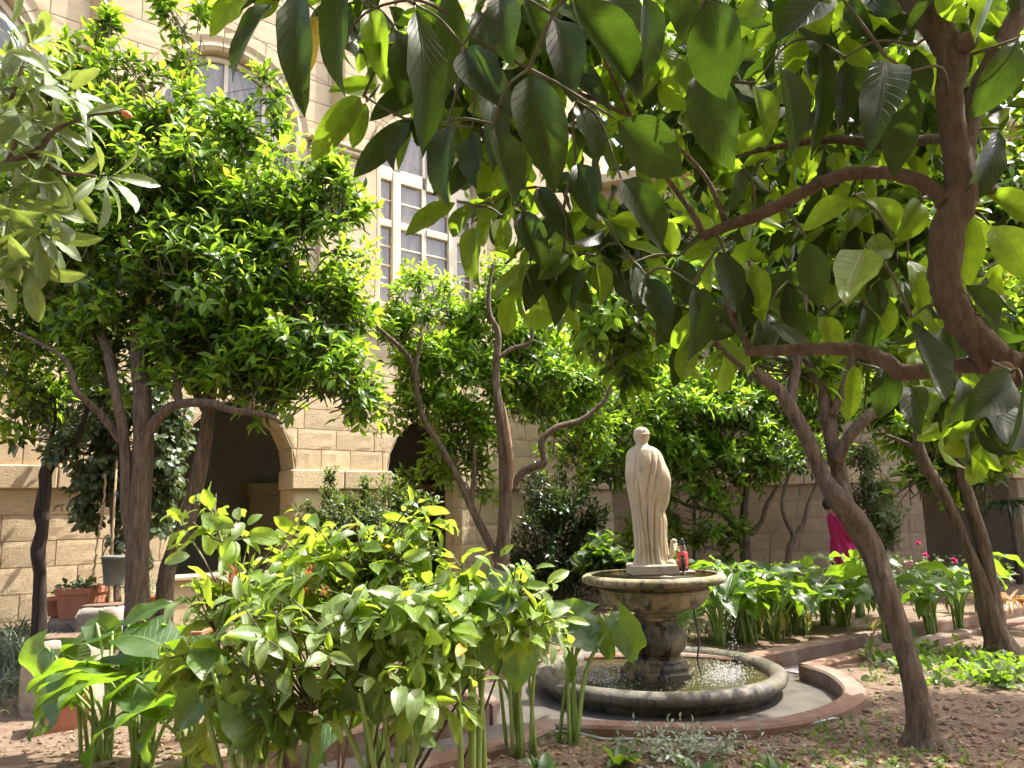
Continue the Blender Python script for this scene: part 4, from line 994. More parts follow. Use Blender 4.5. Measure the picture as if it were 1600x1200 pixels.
# ------------------------------------------------------------------ far-left tree with dark trunk
tb = gb(62, 1035); d3 = float(tb[1])
tree('young_tree', 'thin tree with blackish knobbly trunk against the left wall', 'tree', tb, [
    [(62, 1040, d3, 12), (62, 960, d3, 12), (63, 900, d3, 11), (60, 860, d3, 13), (66, 825, d3, 10), (64, 800, d3, 12), (70, 760, d3, 10), (72, 736, d3, 11), (90, 715, d3, 9), (115, 692, d3, 8), (130, 660, d3, 5), (140, 620, d3, 4)],
    [(72, 738, d3, 5), (74, 710, d3, 4), (86, 660, d3, 3), (85, 620, d3, 2)]],
    [(50, 640, d3, 45, 30), (80, 690, d3, 40, 25), (40, 690, d3, 28, 14), (140, 640, d3, 50, 40)], 75, .15, 'citrus', [MAT['vine'], MAT['citrus']], .3, 6, .2, bark='bark_dark', cap=200, droop=.5)
# ------------------------------------------------------------------ climber hanging beside the arch
tb = gb(190, 1015)
tree('climbing_shrub', 'glossy dark green climber hanging beside the dark arch behind the forked trunk', 'shrub', tb, [
    [(186, 1016, float(tb[1]), 6), (182, 900, 9.6, 6), (176, 800, 9.7, 6), (172, 700, 9.8, 5), (175, 620, 9.8, 4)], [(174, 760, 9.7, 4), (220, 690, 9.8, 4), (250, 640, 9.8, 3)]],
    [(150, 630, 9.9, 65, 40), (220, 640, 9.9, 60, 50), (160, 700, 9.8, 55, 60), (250, 720, 9.9, 28, 80), (190, 770, 9.8, 60, 40), (225, 810, 9.9, 40, 50), (255, 660, 9.9, 25, 50), (140, 760, 9.8, 28, 40)],
    900, .12, 'round', [MAT['vine'], MAT['vine']], 0, 6, .22, cap=300, droop=.7, upb=-.1)
# ------------------------------------------------------------------ centre tree
tb = gb(785, 985); d4 = float(tb[1])
tree('orange_tree', 'open citrus tree with split scarred trunk in the middle of the garden', 'tree', tb, [
    [(782, 990, d4, 16), (783, 900, d4, 14), (789, 820, d4, 13), (789, 740, d4, 11), (783, 660, d4, 9), (775, 600, d4, 7), (776, 560, d4, 7), (778, 520, d4, 6), (765, 490, d4, 5), (764, 450, d4, 4), (772, 410, d4, 2)],
    [(780, 880, d4, 8), (755, 830, d4, 8), (735, 790, d4, 7), (715, 745, d4, 6), (690, 700, d4, 5), (660, 650, d4, 5), (650, 580, d4, 5), (660, 520, d4, 3)],
    [(797, 765, d4, 7), (820, 735, d4, 7), (850, 722, d4, 7), (846, 690, d4, 6), (870, 668, d4, 6), (910, 655, d4, 5), (945, 625, d4, 4), (955, 600, d4, 3)],
    [(736, 790, d4, 5), (740, 740, d4, 4), (742, 700, d4, 3)],
    [(778, 560, d4, 5), (800, 545, d4, 4), (828, 535, d4, 4), (832, 510, d4, 3)],
    [(585, 508, d4, 4), (600, 520, d4, 4), (640, 560, d4, 5), (652, 600, d4, 5)]],
    [(680, 480, 11.0, 75, 50), (635, 545, 11.0, 55, 60), (700, 590, 10.8, 85, 60), (785, 440, 10.9, 36, 50), (770, 495, 10.9, 60, 36), (840, 525, 11.1, 85, 50), (760, 555, 11, 90, 45), (850, 600, 11.0, 95, 60), (725, 690, 10.8, 60, 55),
     (800, 640, 11.1, 80, 50), (650, 635, 11.0, 50, 50), (740, 750, 10.8, 30, 45), (640, 745, 10.8, 22, 10), (920, 600, 11.2, 70, 55), (900, 690, 11.3, 50, 35)],
    1750, .165, 'citrus', CIT, .75, 6, .2, youngf=outer_young, upb=.55, shell=2.4)
# scar of bare wood is part of that trunk
ct = [o for o in bpy.data.objects if o.get('label', '').startswith('open citrus tree')][0]
P, R_ = px_path([(797, 770, d4-.12, 3), (799, 730, d4-.11, 5), (795, 690, d4-.1, 5), (790, 650, d4-.08, 3), (787, 630, d4-.06, 1)]); b = MB(np.array(ct.location)); b.tube(P, R_, 7, wob=.15); b.build('stripped_bark', MAT['bark_pale'], ct)
# ------------------------------------------------------------------ trees behind the statue
tb = gb(1165, 925); d5 = 13.8; tb = at(1165, 900, d5); tb[2] = float(soil_z(tb[0], tb[1]))-.02
tree('orange_tree', 'dense sunlit citrus tree filling the corner behind the statue', 'tree', tb, [
    [(1166, 925, d5, 10), (1165, 850, d5, 9), (1163, 800, d5, 7), (1168, 750, d5, 5), (1172, 690, d5, 4), (1165, 620, d5, 3)],
    [(1163, 860, d5, 6), (1145, 820, d5, 5), (1120, 800, d5, 4), (1075, 790, d5, 3), (1040, 770, d5, 3)], [(1172, 835, d5, 5), (1190, 815, d5, 4), (1198, 790, d5, 4), (1215, 760, d5, 3)],
    [(1145, 815, d5, 4), (1130, 770, d5, 3), (1100, 700, d5, 3)]],
    [(1000, 610, 14.2, 80, 50), (965, 680, 13.6, 40, 50), (1100, 590, 14.3, 100, 45), (1080, 670, 13.9, 100, 60), (1170, 660, 13.9, 90, 65), (1030, 720, 13.8, 70, 50), (1215, 640, 14.0, 75, 65), (1125, 740, 13.7, 65, 45),
     (950, 730, 13.2, 36, 40), (905, 560, 14.0, 70, 50), (1290, 640, 14.4, 70, 50), (1080, 800, 13.7, 50, 45), (1110, 845, 13.6, 50, 26), (1030, 820, 13.7, 40, 50), (1010, 560, 14.4, 70, 36), (1240, 570, 14.3, 90, 45), (985, 655, 13.2, 50, 40), (1050, 640, 13.3, 70, 40), (1140, 640, 13.4, 70, 40), (1200, 500, 11.2, 90, 45), (1330, 480, 11.0, 110, 55), (1430, 520, 11.0, 90, 55), (1090, 480, 11.6, 70, 40), (1500, 450, 11, 80, 60), (1190, 725, 13.6, 60, 30), (910, 710, 14.2, 50, 50), (960, 520, 14.5, 90, 50)],  # the nearer crown lobes are added to shade the arum bed
    3500, .19, 'citrus', CIT, .65, 6, .24, youngf=outer_young, upb=.5)
tb = at(1236, 880, 13.2); tb[2] = float(soil_z(tb[0], tb[1]))-.02
tree('young_tree', 'small many stemmed tree by the right wall beside the pink figure', 'tree', tb, [
    [(1232, 905, 13.2, 6), (1233, 860, 13.2, 6), (1240, 838, 13.2, 5), (1228, 812, 13.2, 4), (1222, 785, 13.2, 3), (1230, 750, 13.2, 3), (1245, 710, 13.2, 2)],
    [(1238, 838, 13.2, 4), (1255, 818, 13.2, 4), (1262, 790, 13.2, 3), (1275, 755, 13.2, 2), (1280, 720, 13.2, 2)]],
    [(1235, 715, 13.2, 45, 28), (1280, 700, 13.2, 40, 30)], 110, .14, 'citrus', CIT, .25, 6, .2, cap=120)
# ------------------------------------------------------------------ shrubs along the walls
def bush(label, px, py, d, blobs, n, L, kind, mats, group=None, cap=200, young=0, upb=.8, name='shrub', droop=.05, stems=7, k=7, tl=.22):
    tb = at(px, py, d); tb[2] = float(soil_z(tb[0], tb[1]))-.02
    limbs = []
    for i in range(stems):
        bb = blobs[i % len(blobs)]; ex = bb[0]+rng.uniform(-.6, .6)*bb[3]; ey = bb[1]+rng.uniform(-.5, .3)*bb[4]
        limbs.append([(px+rng.uniform(-6, 6), py+4, d, 3), ((px*.5+ex*.5)+rng.uniform(-8, 8), (py+ey)/2, d, 2.4), (ex, ey, bb[2], 1.5)])
    return tree(name, label, 'shrub', tb, limbs, blobs, n, L, kind, mats, young, k, tl, cap=cap, upb=upb, droop=droop, seg=7, trunk_name='stem', group=group)
bush('soft green upright shrub below the pier between the two left arches', 570, 925, 12.2, [(560, 830, 12.2, 75, 45), (625, 800, 12.2, 50, 42), (505, 815, 12.2, 36, 32), (515, 770, 12.2, 9, 24), (572, 770, 12.2, 8, 26), (600, 880, 12.1, 80, 36), (500, 860, 12.1, 40, 40)], 950, .115, 'small', [MAT['privet'], MAT['herb']], young=.3)
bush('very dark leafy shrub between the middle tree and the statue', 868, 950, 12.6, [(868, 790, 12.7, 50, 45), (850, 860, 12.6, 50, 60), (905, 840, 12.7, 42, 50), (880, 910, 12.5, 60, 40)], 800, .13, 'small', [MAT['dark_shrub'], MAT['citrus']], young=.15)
bush('slim airy shrub against the right wall just right of the leaning trunk', 1368, 890, 13.9, [(1368, 790, 13.9, 34, 55), (1360, 720, 13.9, 36, 30), (1385, 840, 13.9, 26, 30)], 330, .13, 'small', [MAT['privet'], MAT['privet']])
bush('low broad leaved plant in the shade left of the fountain bowl', 965, 930, 12.0, [(970, 870, 12.0, 40, 22), (955, 905, 11.8, 40, 24)], 45, .26, 'round', [MAT['vine'], MAT['calla']], young=.4, stems=4)
# ------------------------------------------------------------------ leaning tree on the right
tb = gb(1440, 1162); d6 = float(tb[1])
lean = tree('orange_tree', 'leaning grey trunked citrus tree to the right of the fountain', 'tree', tb, [
    [(1446, 1174, d6, 30), (1438, 1120, d6, 23), (1426, 1060, d6+.05, 21), (1405, 990, d6+.1, 20), (1385, 930, d6+.1, 20), (1366, 870, d6+.15, 20), (1340, 820, d6+.15, 21), (1310, 782, d6+.15, 20), (1286, 745, d6+.2, 15), (1268, 700, d6+.2, 14), (1240, 645, d6+.2, 13), (1212, 605, d6+.2, 11), (1170, 575, d6+.2, 11), (1110, 530, d6+.2, 8), (1040, 500, d6+.2, 5), (970, 470, d6+.2, 3)],
    [(1322, 800, d6+.15, 18), (1312, 745, d6+.25, 15), (1300, 690, d6+.3, 13), (1290, 630, d6+.35, 12), (1272, 590, d6+.4, 10), (1255, 540, d6+.45, 8), (1240, 440, d6+.5, 5)],
    [(1308, 720, d6+.2, 13), (1322, 690, d6+.15, 12), (1345, 662, d6+.1, 11), (1385, 625, d6+.1, 11), (1430, 560, d6+.1, 9), (1480, 460, d6+.2, 6)],
    [(1236, 640, d6+.2, 10), (1240, 600, d6+.25, 9), (1250, 540, d6+.3, 7), (1260, 450, d6+.4, 5)],
    [(1300, 650, d6+.3, 8), (1320, 600, d6+.3, 7), (1340, 520, d6+.3, 5)]],
    [(1180, 480, 5.8, 100, 55), (1300, 440, 6.0, 130, 90), (1430, 410, 6.1, 120, 105), (1240, 320, 6.4, 130, 85), (1400, 260, 6.4, 140, 100), (1545, 330, 6.4, 90, 120), (1060, 470, 5.7, 60, 40), (960, 480, 5.7, 75, 45), (975, 545, 5.6, 30, 50),
     (1500, 510, 6.2, 90, 70), (1210, 570, 5.6, 60, 30), (1100, 380, 6.3, 90, 70), (900, 420, 6.0, 60, 36), (1350, 120, 6.6, 160, 90), (1180, 180, 6.6, 120, 90), (1380, 560, 5.8, 60, 36), (1250, 50, 6.8, 160, 80), (1720, 380, 6.3, 160, 150), (1760, 180, 6.4, 160, 150), (1680, 620, 6.2, 70, 60), (1500, 90, 6.8, 120, 100), (1060, 110, 6.8, 120, 90)],  # lobes past the right edge are unseen, added to shade the soil
    3700, .17, 'citrus', CIT, .5, 6, .24, youngf=outer_young, upb=.2, droop=.4)
# ------------------------------------------------------------------ far right tree
tb = gb(1568, 1022); d7 = float(tb[1])
tree('orange_tree', 'twin stemmed citrus tree at the right edge of the garden', 'tree', tb, [
    [(1570, 1028, d7, 22), (1548, 970, d7, 18), (1528, 900, d7, 12), (1508, 850, d7, 9), (1488, 800, d7, 10), (1468, 760, d7, 11), (1445, 725, d7, 11), (1435, 690, d7, 9), (1436, 650, d7, 7), (1430, 600, d7, 4)],
    [(1562, 1010, d7, 16), (1550, 930, d7, 13), (1535, 850, d7, 12), (1517, 790, d7, 11), (1505, 740, d7, 10), (1500, 690, d7, 9), (1496, 650, d7, 6), (1500, 590, d7, 4)],
    [(1440, 705, d7, 5), (1410, 690, d7, 4), (1385, 680, d7, 3)]],
    [(1450, 655, 8.6, 60, 35), (1520, 630, 8.7, 80, 50), (1570, 560, 8.8, 80, 80), (1400, 635, 8.7, 45, 30), (1480, 560, 9.0, 90, 70), (1480, 740, 8.5, 36, 22), (1525, 755, 8.5, 26, 26), (1420, 755, 8.5, 26, 14), (1590, 650, 8.6, 50, 50)],
    1300, .165, 'citrus', CIT, .45, 6, .22, youngf=outer_young, upb=.2, droop=.35)

# ------------------------------------------------------------------ orange tree overhanging the camera, stem outside the frame
nb = np.array([2.05, 1.25, float(soil_z(2.05, 1.25))-.02])
nt_ = thing('orange_tree', 'near orange tree whose brown boughs and big leaves overhang the top right', 'tree', nb)
def wlimb(name, rows, mat, parent, org, seg=12, wob=.04):
    S = smooth_path(np.array(rows, float), 6); b = MB(org); b.tube(S[:, :3]+rng.normal(size=(len(S), 3))*S[:, 3:4]*.05, S[:, 3], seg, wob=wob); return b.build(name, mat, parent)
J = at(1580, 577, 1.16)
trk = wlimb('trunk', [(*nb, .10), (2.0, 1.25, .5, .085), (1.9, 1.24, 1.0, .075), (1.65, 1.2, 1.5, .05), (1.25, 1.17, 1.74, .034), (*J, .027)], MAT['bark_near'], nt_, nb)
def nlimb(rows):
    P, R_ = px_path(rows, 6); b = MB(nb); b.tube(P+rng.normal(size=P.shape)*R_[:, None]*.05, R_, 12, wob=.05); b.build('branch', MAT['bark_near'], trk); return P
B1 = nlimb([(1610, 578, 1.16, 28), (1570, 572, 1.16, 27), (1530, 535, 1.16, 26), (1492, 485, 1.16, 25), (1476, 430, 1.16, 24), (1482, 360, 1.16, 26), (1503, 300, 1.16, 27), (1492, 225, 1.17, 21), (1484, 150, 1.17, 21), (1488, 85, 1.17, 25), (1455, 30, 1.18, 24), (1415, -20, 1.2, 21), (1360, -120, 1.25, 16)])
B2 = nlimb([(1506, 275, 1.16, 16), (1512, 220, 1.18, 15), (1525, 150, 1.2, 16), (1560, 80, 1.22, 17), (1605, 0, 1.25, 17), (1660, -90, 1.3, 14)])
B3 = nlimb([(1480, 320, 1.16, 16), (1462, 300, 1.17, 13), (1430, 280, 1.18, 12), (1370, 269, 1.2, 11), (1310, 276, 1.22, 11), (1255, 300, 1.24, 10), (1200, 330, 1.26, 10), (1140, 352, 1.28, 9), (1098, 370, 1.3, 8)])
B4 = nlimb([(1575, 580, 1.16, 18), (1520, 570, 1.18, 13), (1460, 578, 1.2, 13), (1410, 582, 1.22, 13), (1385, 565, 1.22, 13), (1345, 548, 1.24, 11), (1290, 545, 1.26, 10), (1220, 547, 1.28, 9), (1165, 549, 1.3, 8)])
nlimb([(1172, 548, 1.3, 7), (1158, 520, 1.3, 6), (1145, 490, 1.3, 6), (1134, 462, 1.3, 5)])
nlimb([(1100, 370, 1.3, 6), (1080, 330, 1.32, 5), (1040, 275, 1.34, 4), (990, 190, 1.3, 3), (930, 60, 1.2, 3)])
nlimb([(1132, 345, 1.29, 5), (1110, 290, 1.3, 4), (1070, 240, 1.3, 3), (1000, 190, 1.3, 3), (850, 120, 1.2, 3), (740, 60, 1.15, 2)])
nlimb([(1490, 218, 1.17, 9), (1474, 216, 1.26, 9), (1430, 220, 1.45, 9), (1380, 225, 1.55, 9), (1300, 218, 1.6, 7), (1210, 230, 1.6, 5), (1150, 245, 1.6, 2)])
nlimb([(1502, 288, 1.17, 10), (1530, 290, 1.24, 9), (1560, 300, 1.32, 8), (1640, 330, 1.45, 6), (1720, 350, 1.55, 2)])
nlimb([(700, 20, 1.1, 3), (640, 0, 1.1, 2.5), (560, 30, 1.15, 2.2), (520, 120, 1.2, 1.8)])
b = MB(nb); kc = at(1567, 582, 1.125); b.lathe([(.012, 0), (.02, .004), (.021, .012), (.012, .018)], seg=14)
# cut-off branch stubs
for (px, py, d, r, mt) in ((1510, 66, 1.145, 16, 'bark_near'), (1567, 582, 1.13, 17, 'bark_pale')):
    c0 = at(px, py, d+.04); c1 = at(px, py, d-.012); rr_ = r*d/F; b = MB(nb); b.tube([c0, c1, c1-(c0-c1)*.02], [rr_*1.15, rr_, rr_*.8], 14, wob=.05); b.build('branch_stub', MAT[mt], trk)
EX0 = [  # base px, tip px, width px, young: lighter colour for young and lit-looking leaves
    (396, -25, 322, 34, 42, 1), (428, 0, 357, 100, 52, 0), (468, -25, 446, 118, 58, 0), (533, -36, 527, 128, 66, 0), (575, 5, 602, 112, 46, 1), (500, 22, 466, 90, 32, 1), (560, -20, 480, 30, 50, 0),
    (593, 132, 510, 147, 32, 1), (568, 150, 493, 216, 44, 1), (573, 158, 549, 219, 28, 1), (664, 145, 590, 150, 34, 0), (652, 187, 562, 247, 40, 0), (634, 186, 612, 251, 44, 0), (668, 178, 650, 238, 36, 0), (640, 190, 622, 245, 22, 1),
    (648, 6, 689, 198, 72, 0), (700, -28, 713, 143, 58, 0), (722, 72, 788, 172, 62, 0), (701, 190, 691, 297, 60, 0), (772, 194, 801, 309, 60, 0), (738, 200, 752, 300, 44, 0), (615, 40, 640, 130, 46, 0), (745, 10, 770, 100, 50, 0),
    (716, 316, 633, 349, 36, 1), (737, 350, 743, 432, 42, 1), (784, 337, 783, 393, 32, 1), (742, 322, 690, 358, 30, 1), (770, 318, 712, 330, 28, 1), (800, 320, 838, 415, 44, 0),
    (826, 108, 858, 287, 80, 0), (818, -18, 848, 82, 52, 0), (888, -14, 1001, 154, 92, 0), (1000, -18, 1047, 138, 98, 0), (1112, -14, 1131, 148, 92, 0), (1086, 104, 1146, 248, 80, 0), (874, 92, 944, 164, 44, 0), (900, 158, 947, 228, 56, 0),
    (958, 184, 1068, 264, 84, 0), (970, 278, 1034, 342, 60, 0), (814, 324, 843, 414, 46, 0), (838, 292, 874, 348, 36, 0), (966, 380, 1064, 394, 22, 1), (948, 345, 1027, 340, 24, 1), (1158, 258, 1152, 336, 46, 0), (780, -10, 800, 80, 60, 0), (860, 20, 905, 130, 60, 0),
    (940, -20, 985, 60, 70, 0), (1060, -20, 1085, 60, 60, 0), (760, 100, 790, 220, 56, 0), (900, 250, 930, 330, 44, 0), (1050, 200, 1062, 270, 40, 1), (880, 330, 830, 400, 34, 0),
    (1214, 94, 1241, 232, 62, 0), (1284, 60, 1304, 215, 46, 0), (1384, 88, 1379, 204, 66, 0), (1418, 112, 1400, 262, 60, 0), (1442, 30, 1368, 56, 44, 0), (1190, -15, 1160, 52, 40, 1), (1300, -20, 1232, 48, 60, 0), (1250, -10, 1290, 60, 60, 1),
    (1336, 306, 1256, 346, 42, 1), (1350, 308, 1424, 340, 40, 1), (1120, 388, 1166, 476, 56, 0), (1170, 408, 1196, 491, 42, 1), (1084, 443, 1113, 542, 52, 0), (1262, 374, 1278, 466, 50, 0), (1352, 384, 1314, 502, 66, 1), (1424, 496, 1446, 642, 56, 0),
    (1476, 504, 1492, 582, 46, 0), (1380, 566, 1396, 642, 46, 0), (1336, 566, 1330, 646, 26, 1), (1582, 580, 1530, 652, 60, 0), (1598, 596, 1588, 690, 70, 0), (1400, 380, 1342, 398, 44, 1), (1418, 404, 1462, 460, 34, 1), (1520, 330, 1500, 462, 54, 1),
    (1545, 350, 1620, 410, 60, 1), (1530, 300, 1640, 340, 44, 1), (1505, 440, 1560, 520, 54, 0), (1440, 310, 1400, 372, 46, 1), (1560, 200, 1548, 300, 56, 0), (1590, 60, 1560, 160, 60, 0), (1430, 70, 1440, 170, 54, 0), (1320, 90, 1330, 190, 50, 0), (1180, 130, 1196, 220, 46, 1),
    (1140, 420, 1160, 520, 44, 0), (1010, 430, 1040, 520, 44, 0), (880, 400, 864, 500, 40, 0), (860, 400, 822, 466, 40, 0), (930, 400, 940, 470, 36, 1), (990, 410, 1012, 480, 40, 0), (1060, 400, 1080, 470, 40, 0), (1420, 600, 1440, 660, 40, 0), (1350, 470, 1370, 560, 40, 0),
    (1555, 610, 1560, 700, 60, 0), (1500, 590, 1520, 650, 46, 0), (1230, 440, 1250, 530, 40, 0), (1290, 490, 1300, 560, 36, 1), (1200, 480, 1190, 560, 40, 0)]
EX = EX0
nl = Leaves()
for bx, by, tx, ty, w, yg in EX:
    ln = math.hypot(tx-bx, ty-by); d = min(1.75, max(.72, F*.056/w)); d = .5*d+.5*1.05
    p0 = at(bx, by, d+rng.uniform(-.02, .05)); p1 = at(tx, ty, d+rng.uniform(-.06, .04)); dv = p1-p0; Lr = float(np.linalg.norm(dv))
    nn = -FWD+UPZ*.45*rng.uniform(-.6, 1)+RT*rng.uniform(-.5, .5)
    if yg == 0 and rng.random() < .35: nn = nn*np.array([1, .7, 1])+UPZ*.4
    wr = w*d/F; nl.add(p0, dv, nn, Lr*1.06, yg, (wr/Lr)/.43)
# thin twigs joining those leaves to the boughs
nd = [q for Bq in (B1, B2, B3, B4) for q in Bq]; todo = [np.array(q) for q in nl.p]; b = MB(nb)
while todo:
    A_ = np.array(nd); D_ = [np.linalg.norm(A_-q, axis=1) for q in todo]; mins = [dd.min() for dd in D_]; i = int(np.argmin(mins)); q = todo.pop(i)
    if mins[i] < .34:
        a_ = A_[int(np.argmin(D_[i]))]; mid = (a_+q)/2+UPZ*.12*mins[i]+rng.normal(size=3)*.06*mins[i]; b.tube(smooth_path([a_, mid, q], 4), np.linspace(.0032, .0018, 9), 5, cap=False)
    nd.append(q)
tag(b.build('twig_growth', MAT['twig'], nt_), kind='stuff')
# fill: further leaves of the same boughs, out to the top of the frame and above it (they shade the ones in view)
fills = [(430, -30, 1.6, 90, 60, .2), (560, 40, 1.7, 90, 80, .25), (700, 80, 1.5, 110, 110, .25), (850, 150, 1.6, 120, 130, .3), (1000, 120, 1.6, 130, 140, .3), (1000, 330, 1.6, 110, 60, .25), (1150, 200, 1.7, 130, 150, .3), (1320, 140, 1.7, 140, 130, .3),
         (1500, 150, 1.8, 110, 150, .3), (1300, 420, 1.7, 120, 70, .25), (1480, 440, 1.8, 110, 90, .25), (1080, 440, 1.6, 80, 50, .2), (1560, 600, 1.7, 70, 60, .2), (1330, 30, 1.4, 200, 60, .3), (820, 20, 1.4, 160, 50, .3), (1410, 330, 1.6, 80, 40, .2), (930, 410, 1.6, 80, 40, .2), (1000, 10, 1.9, 120, 50, .3), (1150, 20, 1.9, 120, 60, .3), (700, -10, 1.9, 100, 50, .3), (1250, 60, 2.0, 120, 80, .3)]
for p, C, rr_ in blob_pts(fills, 470, 2.2, .3):
    out = rng.normal(size=3)*.6+np.array([-.3, 0, -.35]); spray(nl, p, out, int(rng.integers(3, 6)), .105, .5, .12, .7)
nc = Leaves()
for k in range(720):                                   # unseen crown above and right, shaped to shade the leaves in view
    p = np.array([rng.uniform(-.9, 3.2), rng.uniform(.0, 2.2), 0]); 
    p[2] = 2.66+.40*p[1]+rng.uniform(0, 1.1)+.06*abs(p[0]-1.4)
    spray(nc, p, rng.normal(size=3)+UPZ*.4, int(rng.integers(5, 8)), .125, .3, .16, .4)
nl.build(nt_, 'bigcitrus', [MAT['near'], MAT['near_y'], MAT['old_leaf']], 300); nc.build(nt_, 'citrus', [MAT['near'], MAT['near_y']], 0, 'leaf', 'upper_foliage')

# ------------------------------------------------------------------ loquat bough at the left edge
lb = np.array([-2.75, 2.1, float(soil_z(-2.75, 2.1))-.02])
lq = thing('loquat_tree', 'loquat tree with grey green ribbed leaves reaching in at the left edge', 'tree', lb)
e0 = at(-40, 285, 2.2)
ltr = wlimb('trunk', [(*lb, .07), (-2.6, 2.1, .7, .06), (-2.4, 2.15, 1.5, .05), (-2.0, 2.18, 2.1, .03), (*e0, .014)], MAT['bark'], lq, lb)
def llimb(rows):
    P, R_ = px_path(rows, 6); b = MB(lb); b.tube(P, R_, 9, wob=.06); b.build('branch', MAT['bark_near'], ltr); return P
llimb([(-40, 285, 2.2, 7), (10, 256, 2.2, 7), (55, 238, 2.2, 6), (85, 205, 2.2, 4), (115, 190, 2.2, 3), (150, 178, 2.2, 3), (190, 176, 2.2, 3)])
llimb([(50, 242, 2.2, 4), (90, 268, 2.18, 3), (120, 272, 2.16, 3), (150, 276, 2.15, 2.5)])
llimb([(-30, 280, 2.2, 5), (0, 200, 2.3, 4), (30, 120, 2.3, 3), (40, 80, 2.3, 2)]); llimb([(-30, 290, 2.2, 5), (0, 330, 2.15, 4), (30, 340, 2.1, 3), (50, 350, 2.1, 2)]); llimb([(10, 256, 2.2, 4), (50, 170, 2.25, 3), (70, 120, 2.25, 2)])
b = MB(lb); c0 = at(190, 175, 2.2); c1 = at(207, 183, 2.2); b.tube(smooth_path([np.r_[c0, .004], np.r_[(c0+c1)/2, .011], np.r_[c1, .003]], 4)[:, :3], np.array([.004, .007, .010, .012, .012, .011, .008, .005, .002])[:9], 9); b.build('bud', MAT['bud'], ltr)
ll = Leaves()
for wx, wy, d, n, dx, dy in [(150, 276, 2.15, 9, .9, -.1), (48, 240, 2.2, 9, .5, -.6), (40, 85, 2.3, 10, .5, .5), (70, 125, 2.25, 9, .7, .0), (50, 350, 2.1, 10, .5, -.6), (10, 330, 2.1, 9, .2, -.9), (100, 268, 2.18, 6, .3, -.8), (5, 180, 2.25, 9, .4, .0), (20, 250, 2.2, 9, .5, .2), (-10, 400, 2.1, 8, .4, -.6), (110, 192, 2.2, 4, .6, .2), (0, 60, 2.35, 8, .6, .3), (70, 320, 2.12, 6, .5, -.7), (30, 180, 2.2, 8, .6, -.3), (15, 110, 2.3, 9, .5, .2), (60, 200, 2.25, 8, .7, -.3), (0, 290, 2.15, 9, .5, -.4), (30, 390, 2.1, 8, .4, -.8), (85, 160, 2.25, 6, .6, .2), (-10, 140, 2.3, 9, .7, .1)]:
    spray(ll, at(wx, wy, d), RT*dx+UPV*dy-FWD*.2, n, .165, .2, .05, .25, a0=80, a1=15)
ll.build(lq, 'loquat', [MAT['loquat'], MAT['loquat']], 300)

# ------------------------------------------------------------------ lemon shrub in the foreground
lmb = at(515, 1200, 3.25); lmb[2] = float(soil_z(lmb[0], lmb[1]))-.02
lm = thing('lemon_shrub', 'sunlit spreading lemon shrub with pale leaves in the left foreground', 'shrub', lmb)
Lb = [(345, 805, 3.4, 30, 14), (640, 838, 3.3, 22, 16), (800, 930, 3.4, 28, 16), (500, 850, 3.35, 20, 20), (800, 990, 3.35, 30, 30), (640, 1090, 3.1, 90, 36), (500, 1110, 3.05, 90, 40), (360, 1100, 3.1, 60, 40), (760, 1000, 3.3, 60, 36), (365, 835, 3.4, 45, 38), (320, 875, 3.35, 40, 18), (450, 915, 3.3, 75, 44), (560, 915, 3.3, 95, 44), (615, 865, 3.35, 45, 30), (350, 985, 3.2, 70, 55), (470, 985, 3.15, 120, 60), (620, 970, 3.2, 110, 60), (735, 950, 3.3, 60, 40), (560, 1040, 3.1, 110, 50), (430, 1060, 3.05, 80, 45), (700, 1020, 3.2, 60, 40), (330, 1040, 3.15, 40, 30)]
stems = []
for i, bb in enumerate(Lb[::2]):
    e = at(bb[0]+rng.uniform(-.4, .4)*bb[3], bb[1], bb[2]); m = lmb*.45+e*.55+np.array([0, 0, -.08])+rng.normal(size=3)*.05
    S = smooth_path([np.r_[lmb+rng.normal(size=3)*[.03, .03, 0], .012], np.r_[m, .007], np.r_[e, .0035]], 6); b = MB(lmb); b.tube(S[:, :3], S[:, 3], 7, wob=.08); b.build('stem', MAT['bark' if i % 3 else 'stem_b'], lm); stems.append(S[:, :3])
le = Leaves(); S_, E_ = [], []; nodes = np.concatenate([s[5:] for s in stems])
for bx, by, tx, ty, yg in [(470, 935, 455, 862, 1), (490, 930, 488, 872, 1), (618, 868, 640, 826, 1), (625, 872, 668, 865, 0), (600, 860, 560, 850, 1), (700, 985, 715, 940, 1), (690, 985, 760, 975, 0), (330, 870, 320, 838, 1), (345, 872, 352, 838, 1), (300, 868, 255, 872, 0), (350, 830, 312, 800, 1), (370, 826, 330, 806, 1), (385, 830, 436, 846, 1), (375, 815, 365, 788, 0),
                           (385, 822, 405, 800, 1), (340, 985, 345, 942, 1), (365, 1035, 325, 1015, 1), (420, 900, 440, 872, 1), (540, 870, 505, 858, 1), (560, 900, 520, 880, 1), (580, 975, 590, 930, 1), (640, 1000, 690, 968, 1), (570, 1020, 575, 975, 1), (660, 950, 640, 905, 1)]:
    p0, p1 = at(bx, by, 3.12), at(tx, ty, 3.12+rng.uniform(-.06, .06)); dv = p1-p0; le.add(p0, dv, -FWD+UPZ*rng.uniform(.1, .9)+RT*rng.uniform(-.4, .4), float(np.linalg.norm(dv))*1.05, yg, rng.uniform(.95, 1.25))
for p, C, rr_ in blob_pts(Lb, 330, 2.2, .22):
    out = nrmz(p-C)*.6+UPZ*.5+rng.normal(size=3)*.45-FWD*.1; hi = proj(p)[1] < 960
    spray(le, p, out, int(rng.integers(4, 7)), .122*rng.uniform(.65, 1.3), .65 if hi else .3, .15, .3); q = nodes[np.argmin(np.linalg.norm(nodes-p, axis=1))]; S_.append(q); E_.append(p+nrmz(out)*.17)
